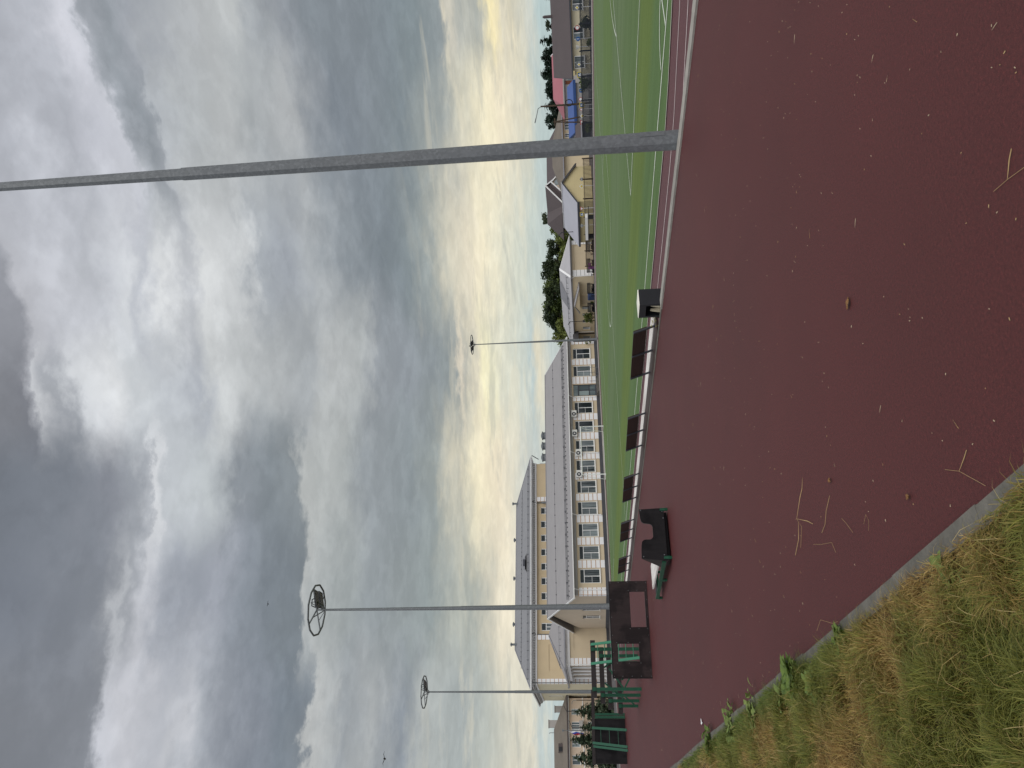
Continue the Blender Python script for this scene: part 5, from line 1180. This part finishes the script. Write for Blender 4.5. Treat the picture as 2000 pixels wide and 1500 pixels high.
SPR = [(11.15,92.2,4.2,'dark spruce nearest the school portico, behind the beam hurdles'),(8.35,92.,4.7,'tallest dark spruce, in the middle behind the black fence obstacle'),(6.45,91.6,4.4,'dark spruce cut by the picture edge, behind the black fence obstacle'),(9.75,94.5,3.6,'smaller spruce set back between the first two spruces')]
for i,(x,y,H,lab) in enumerate(SPR): tree('spruce',x,y,H+.3,lab,'spruces before the pink building',i*1.7,1.05,'spruce','spruce')
# bushes
def bush(label, x, y, r, h, mi, seed, per=60):
    q = np.random.default_rng(seed); C_ = [(r*.6*math.cos(a)*f, r*.6*math.sin(a)*f, h*(.3+.5*z), r*.45) for a,f,z in zip(q.uniform(0,6.28,9),q.uniform(.2,1,9),q.uniform(0,1,9))]
    Q,F = leaf_cloud(C_, per, .12, seed); t = thing('shrub', label, 'shrub', (x,y,Z0)); put('foliage', np_mesh('foliage',Q,F,LM[mi]), t, (0,0,0))
    b = MB()
    for k in range(4): a = k*1.6; b.tube([(0,0,0),(r*.4*math.cos(a),r*.4*math.sin(a),h*.6)], [.03,.01], 5)
    put('stem', b.mesh('stem',MAT['bark']), t, (0,0,0))
bush('feathery green shrub before the windows of the hipped building', 59.6,84.6,.95,1.5,2,61)
bush('tiny shrub by the door of the hipped building', 59.7,81.6,.3,.6,1,62,20)
bush('dark shrub behind the dark fence before the long house', 57.4,39.3,.75,.9,0,63)
bush('leafy shrub behind the dark fence under the blue roof', 57.8,45.6,.9,1.15,1,64)
bush('yellow-green shrub behind the dark fence beside the twin poles', 57.5,50.3,.6,.7,2,65)
bush('small yellow-green shrub behind the dark fence before the long house', 57.5,41.3,.4,.4,2,66,30)
t = thing('weed', 'yellowish weed growing at the foot of the school wing by the far mast', 'weed', (52.9,80.6,Z0)); Q,F = leaf_cloud([(0,0,1.3,.22),(.1,-.1,.8,.16)],26,.1,70); put('leaves', np_mesh('leaves',Q,F,LM[2]), t, (0,0,0))
b = MB(); b.tube([(0,0,0),(0,0,1.4)], .015, 5); put('stem', b.mesh('stem',MAT['bark']), t, (0,0,0))
# birds
for lab,(x,y,z),s in (('dark bird flying low above the pink building',(4.1,60,17.),.42),('tiny distant bird high above the school roof',(20.5,80,36.6),.3)):
    b = MB(); b.tube([(0,-.8*s,0),(0,-.3*s,.02),(0,.4*s,.02),(0,.75*s,0)], [.02*s,.16*s,.14*s,.02*s], 8)
    for q in (-1,1): b.hexa([(0,-.15*s,.03*s),(q*.7*s,-.2*s,.28*s),(q*.7*s,.1*s,.28*s),(0,.25*s,.03*s),(0,-.15*s,.06*s),(q*.7*s,-.2*s,.3*s),(q*.7*s,.1*s,.3*s),(0,.25*s,.06*s)]); b.poly([(q*.7*s,-.2*s,.29*s),(q*1.35*s,.02*s,.12*s),(q*.7*s,.1*s,.29*s)])
    tag(b.build('bird', MAT['black_metal'], loc=(x,y,z)), lab, 'bird')

# ------------------------------------------------------------------ sky: overcast cloud decks by direction
SKY = [(6.22,[(3.04,190,203,203),(3.99,196,206,203),(4.42,226,221,203),(5.8,215,212,196),(7.56,188,192,184),(9.54,170,177,176),(11.89,180,185,182),(13.46,140,149,158),(15.4,176,181,182),(17.14,158,165,170),(18.26,180,185,186),(19.4,190,193,192),(19.77,126,136,145),(21.06,120,131,142),(22.89,132,140,152),(24.68,150,157,168),(26.43,175,181,190),(27.81,198,201,208),(28.84,190,194,203),(31.14,202,204,212),(32.57,195,198,207),(33.52,132,137,146),(35.34,128,133,142),(37.55,128,133,142)]),(14.34,[(2.86,192,204,203),(4.34,215,213,200),(5.75,240,232,210),(6.38,246,236,212),(7.2,215,210,192),(8.65,170,175,168),(9.69,185,188,178),(11.75,150,160,160),(13.8,148,157,158),(15.83,150,159,163),(17.84,160,168,168),(19.64,180,186,186),(20.24,190,194,193),(20.72,125,135,142),(22.72,122,132,141),(24.6,138,147,158),(26.64,160,166,178),(28.25,155,162,174),(29.66,170,176,187),(30.87,197,200,208),(32.04,165,170,178),(32.55,188,192,198),(33.37,150,155,163),(34.19,132,138,148),(38.8,118,125,137)]),(23.95,[(2.57,192,204,203),(4.49,203,207,200),(5.33,222,220,205),(6.64,240,228,202),(8.33,250,240,208),(9.44,195,193,178),(10.05,205,202,185),(10.43,190,190,177),(11.34,155,163,161),(13.28,142,152,156),(15.97,150,158,163),(18.04,175,181,180),(20.36,190,194,192),(21.08,138,147,152),(23.06,132,142,149),(25.57,140,148,156),(26.52,170,177,182),(27.81,185,192,195),(30.37,190,196,202),(31.06,215,218,222),(31.4,175,180,187),(32.27,150,156,165),(33.96,136,141,152),(36.4,122,129,140),(39.47,115,122,133)]),(31.92,[(2.28,196,206,203),(3.32,228,221,198),(3.86,190,205,205),(4.21,205,213,205),(6.14,225,224,205),(7.46,254,247,208),(8.07,225,218,196),(8.85,185,185,175),(9.19,225,215,195),(9.69,150,158,158),(11.53,140,148,152),(13.66,148,156,163),(15.58,150,157,163),(15.77,160,166,170),(16.82,178,183,183),(19.1,185,189,189),(20.3,165,171,175),(22.9,178,183,185),(25.43,190,194,195),(26.95,205,209,210),(28.4,172,178,187),(29.51,188,194,201),(31.81,205,211,216),(33.85,224,227,230),(35.35,215,219,224),(36.3,165,170,178),(37.26,200,203,208),(37.59,165,168,176),(38.17,125,128,137),(39.38,128,131,139)]),(39.83,[(1.95,192,205,204),(3.44,200,210,203),(5.58,228,226,206),(7.07,252,242,212),(8.14,235,226,203),(9.85,212,208,190),(11.32,160,168,166),(12.79,130,141,145),(14.66,125,136,144),(17.35,142,151,158),(19.77,172,178,182),(21.37,158,165,174),(23.32,165,172,179),(24.48,205,209,211),(27.08,222,225,226),(28.0,195,199,205),(29.44,228,231,233),(30.66,190,195,204),(31.52,210,214,219),(33.71,190,194,202),(35.64,200,203,212),(37.79,190,192,200),(38.7,150,153,162)]),(50.96,[(1.42,188,203,202),(2.62,190,204,202),(3.24,222,218,198),(4.04,225,220,200),(5.06,245,234,206),(6.08,250,240,208),(7.93,205,203,187),(9.13,160,166,164),(10.75,150,158,158),(12.15,130,141,147),(14.15,132,142,150),(16.11,128,138,148),(18.05,150,157,164),(19.59,180,184,186),(21.83,168,174,177),(23.67,185,189,190),(25.46,182,187,189),(27.74,180,186,192),(28.17,150,157,165),(28.92,140,148,156),(29.94,165,172,181),(30.58,205,208,218),(31.71,200,203,214),(33.76,178,182,192),(35.28,200,204,214),(36.76,180,184,194)]),(56.67,[(1.13,185,202,202),(2.07,185,203,203),(2.66,205,210,203),(3.85,238,228,200),(4.45,220,214,194),(5.32,255,240,190),(5.99,185,187,178),(7.56,190,191,182),(8.36,210,205,190),(8.74,150,158,160),(10.47,135,146,150),(11.81,128,139,145),(14.3,132,142,150),(17.12,132,142,150),(18.96,148,155,163),(20.77,168,174,178),(22.01,190,194,194),(23.94,185,189,191),(25.98,180,185,190),(28.14,160,166,175),(29.26,146,154,162),(30.67,160,166,175),(31.14,200,203,213),(31.77,205,207,217),(33.12,182,186,196),(35.3,175,179,189)])]
w = bpy.data.worlds.new('World'); scene.world = w; w.use_nodes = True; nt = w.node_tree; nt.nodes.clear(); L = nt.links.new
def mth(op, a=None, b_=None, c=None, clamp=False):
    n = nt.nodes.new('ShaderNodeMath'); n.operation = op; n.use_clamp = clamp
    for i,v in enumerate((a,b_,c)):
        if v is None: continue
        if isinstance(v,(int,float)): n.inputs[i].default_value = v
        else: L(v, n.inputs[i])
    return n.outputs[0]
tc = nt.nodes.new('ShaderNodeTexCoord'); nrm = nt.nodes.new('ShaderNodeVectorMath'); nrm.operation = 'NORMALIZE'; L(tc.outputs['Generated'], nrm.inputs[0])
sp = nt.nodes.new('ShaderNodeSeparateXYZ'); L(nrm.outputs[0], sp.inputs[0]); X,Y,Z = sp.outputs
az = mth('MULTIPLY', mth('ARCTAN2', X, Y), 180/math.pi); el = mth('MULTIPLY', mth('ARCSINE', Z), 180/math.pi)
zz = mth('ADD', mth('MAXIMUM', Z, 0.), .12)
cv = nt.nodes.new('ShaderNodeCombineXYZ'); L(mth('DIVIDE', X, zz), cv.inputs[0]); L(mth('DIVIDE', Y, zz), cv.inputs[1]); cv.inputs[2].default_value = 3.7
def fbm(scale, detail, rough=.58, dist=0., off=0.):
    n = nt.nodes.new('ShaderNodeTexNoise'); n.inputs['Scale'].default_value = scale; n.inputs['Detail'].default_value = detail; n.inputs['Roughness'].default_value = rough; n.inputs['Distortion'].default_value = dist
    v = nt.nodes.new('ShaderNodeVectorMath'); v.operation = 'ADD'; v.inputs[1].default_value = (off,off*1.7,off*.3); L(cv.outputs[0], v.inputs[0]); L(v.outputs[0], n.inputs['Vector'])
    return n
n6 = fbm(8.5,9,.6,.1,51.); s6 = nt.nodes.new('ShaderNodeSeparateColor'); L(n6.outputs['Color'], s6.inputs[0]); n1 = fbm(1.3,7,.55); n2 = fbm(5.2,9,.6,.1,9.); n3 = fbm(17.,7,.62,.1,4.); n4 = fbm(3.6,10,.57,.25,21.); n5 = fbm(9.5,9,.58,.2,33.)
s1 = nt.nodes.new('ShaderNodeSeparateColor'); L(n1.outputs['Color'], s1.inputs[0]); s2 = nt.nodes.new('ShaderNodeSeparateColor'); L(n2.outputs['Color'], s2.inputs[0])
amp = mth('MULTIPLY_ADD', mth('MINIMUM', mth('MAXIMUM', el, 0.), 30.), .022, .02)      # swirls grow with height above the horizon
del_ = mth('MULTIPLY_ADD', mth('SUBTRACT', s6.outputs[0], .5), 6.5, mth('ADD', mth('MULTIPLY', mth('SUBTRACT', s1.outputs[0], .5), 5.), mth('MULTIPLY', mth('SUBTRACT', s2.outputs[0], .5), 7.)))
daz = mth('ADD', mth('MULTIPLY', mth('SUBTRACT', s1.outputs[1], .5), 18.), mth('MULTIPLY', mth('SUBTRACT', s2.outputs[1], .5), 12.))
elw = mth('MULTIPLY_ADD', del_, amp, el); azw = mth('MULTIPLY_ADD', daz, mth('MULTIPLY_ADD', amp, .8, .2), az)
t_ = mth('DIVIDE', elw, 45., clamp=True)
cols = []
for a, st in SKY:
    cols.append(ramp(nt, [(min(1,max(0,e/45.)), lin((r_,g_,b_))) for e,r_,g_,b_ in st], t_).outputs[0])
cur = cols[0]
for i in range(1, len(SKY)):
    mr = nt.nodes.new('ShaderNodeMapRange'); mr.interpolation_type = 'SMOOTHSTEP'; mr.inputs[1].default_value = SKY[i-1][0]+.5; mr.inputs[2].default_value = SKY[i][0]-.5; L(azw, mr.inputs[0])
    mx = nt.nodes.new('ShaderNodeMix'); mx.data_type = 'RGBA'; L(mr.outputs[0], mx.inputs[0]); L(cur, mx.inputs[6]); L(cols[i], mx.inputs[7]); cur = mx.outputs[2]
# fine billows
bil = mth('ADD', mth('MULTIPLY', mth('SUBTRACT', n2.outputs['Fac'], .5), .18), mth('MULTIPLY', mth('SUBTRACT', n3.outputs['Fac'], .5), .18))
hf = nt.nodes.new('ShaderNodeMapRange'); hf.inputs[1].default_value = 1.; hf.inputs[2].default_value = 14.; hf.inputs[3].default_value = .55; hf.inputs[4].default_value = 1.; L(el, hf.inputs[0])
def smooth(v, a, b_, lo, hi):
    n = nt.nodes.new('ShaderNodeMapRange'); n.interpolation_type = 'SMOOTHSTEP'; n.inputs[1].default_value = a; n.inputs[2].default_value = b_; n.inputs[3].default_value = lo; n.inputs[4].default_value = hi; L(v, n.inputs[0]); return n.outputs[0]
bil = mth('ADD', bil, mth('ADD', smooth(n4.outputs['Fac'], .46, .62, -.055, .04), smooth(n5.outputs['Fac'], .46, .6, -.035, .04)))
gain = mth('MULTIPLY_ADD', bil, hf.outputs[0], 1.)
sc_ = nt.nodes.new('ShaderNodeVectorMath'); sc_.operation = 'SCALE'; L(cur, sc_.inputs[0]); L(gain, sc_.inputs['Scale'])
hs = nt.nodes.new('ShaderNodeHueSaturation'); L(smooth(el, 9., 15., 1., .8), hs.inputs['Saturation']); L(sc_.outputs[0], hs.inputs['Color'])
# low cloudlets drawn out along the horizon
cl = nt.nodes.new('ShaderNodeCombineXYZ'); L(mth('MULTIPLY', az, .075), cl.inputs[0]); L(mth('MULTIPLY', el, .62), cl.inputs[1]); cl.inputs[2].default_value = 5.3
nc = nt.nodes.new('ShaderNodeTexNoise'); nc.inputs['Scale'].default_value = 1.; nc.inputs['Detail'].default_value = 9; nc.inputs['Roughness'].default_value = .62; nc.inputs['Distortion'].default_value = .3; L(cl.outputs[0], nc.inputs['Vector'])
band = mth('MULTIPLY', smooth(el, 1.5, 3.5, 0., 1.), smooth(el, 8., 14., 1., .0))
lowm = mth('MULTIPLY', smooth(nc.outputs['Fac'], .55, .64, 0., .3), band)
mlow = nt.nodes.new('ShaderNodeMix'); mlow.data_type = 'RGBA'; L(lowm, mlow.inputs[0]); L(hs.outputs[0], mlow.inputs[6]); mlow.inputs[7].default_value = (*lin((150,158,158)),1)
hi_ = mth('MULTIPLY', smooth(nc.outputs['Fac'], .46, .36, 0., .25), band)
mhi = nt.nodes.new('ShaderNodeMix'); mhi.data_type = 'RGBA'; L(hi_, mhi.inputs[0]); L(mlow.outputs[2], mhi.inputs[6]); mhi.inputs[7].default_value = (*lin((250,238,208)),1)
# thinner, brighter cloud overhead and behind the viewer
beh = nt.nodes.new('ShaderNodeVectorMath'); beh.operation = 'DOT_PRODUCT'; beh.inputs[1].default_value = (math.sin(YAW),math.cos(YAW),0); L(nrm.outputs[0], beh.inputs[0])
mb = nt.nodes.new('ShaderNodeMapRange'); mb.interpolation_type = 'SMOOTHSTEP'; mb.inputs[1].default_value = .55; mb.inputs[2].default_value = -.35; L(beh.outputs['Value'], mb.inputs[0])
bc = nt.nodes.new('ShaderNodeVectorMath'); bc.operation = 'SCALE'; bc.inputs[0].default_value = (.94,.97,1.02); L(mth('MULTIPLY', mth('MULTIPLY_ADD', bil, 1.2, 1.), BEHIND), bc.inputs['Scale'])
mxb = nt.nodes.new('ShaderNodeMix'); mxb.data_type = 'RGBA'; L(mb.outputs[0], mxb.inputs[0]); L(mhi.outputs[2], mxb.inputs[6]); L(bc.outputs[0], mxb.inputs[7])
# clear sky glimpsed through the thin cloud
SUN_EL, SUN_AZ = D(52), D(30.4+150)
sky = nt.nodes.new('ShaderNodeTexSky'); sky.sky_type = 'NISHITA'; sky.sun_disc = False; sky.sun_elevation = SUN_EL; sky.sun_rotation = SUN_AZ
sv = nt.nodes.new('ShaderNodeVectorMath'); sv.operation = 'SCALE'; sv.inputs['Scale'].default_value = .08; L(sky.outputs[0], sv.inputs[0])
mxs_ = nt.nodes.new('ShaderNodeMix'); mxs_.data_type = 'RGBA'; mxs_.inputs[0].default_value = .03; L(mxb.outputs[2], mxs_.inputs[6]); L(sv.outputs[0], mxs_.inputs[7])
bg = nt.nodes.new('ShaderNodeBackground'); bg.inputs['Strength'].default_value = 1.; L(mxs_.outputs[2], bg.inputs['Color'])
wo = nt.nodes.new('ShaderNodeOutputWorld'); L(bg.outputs[0], wo.inputs['Surface'])
# ------------------------------------------------------------------ veiled sun
sd = bpy.data.lights.new('sun', 'SUN'); sd.energy = SUN; sd.angle = D(50); sd.color = (1,.96,.9)
so = bpy.data.objects.new('sun', sd); COL.objects.link(so)
d = Vector((math.sin(SUN_AZ)*math.cos(SUN_EL), math.cos(SUN_AZ)*math.cos(SUN_EL), math.sin(SUN_EL)))
so.rotation_euler = d.to_track_quat('Z','Y').to_euler(); so.location = d*80

# ------------------------------------------------------------------ camera (the phone was held sideways: world up is picture left)
cd = bpy.data.cameras.new('camera'); cam = bpy.data.objects.new('camera', cd); COL.objects.link(cam); scene.camera = cam
p, r = D(5.4), D(2.3)
fw = Vector((math.sin(YAW)*math.cos(p), math.cos(YAW)*math.cos(p), math.sin(p))); rt = Vector((math.cos(YAW),-math.sin(YAW),0)); up = rt.cross(fw)
R_ = rt*math.cos(r)-up*math.sin(r); U_ = rt*math.sin(r)+up*math.cos(r)
m = Matrix((tuple(-U_), tuple(R_), tuple(-fw))).transposed().to_4x4(); m.translation = (0,0,1.55); cam.matrix_world = m
cd.sensor_width = 36; cd.sensor_fit = 'HORIZONTAL'; cd.lens = 1480/2000*36; cd.clip_start = .05; cd.clip_end = 5000
vs = scene.view_settings; scene.display_settings.display_device = 'sRGB'; vs.view_transform = 'Standard'; vs.look = 'None'; vs.exposure = 0; vs.gamma = 1
scene.render.resolution_x, scene.render.resolution_y = 1024, 768
scene.cycles.use_denoising = True; scene.cycles.max_bounces = 6
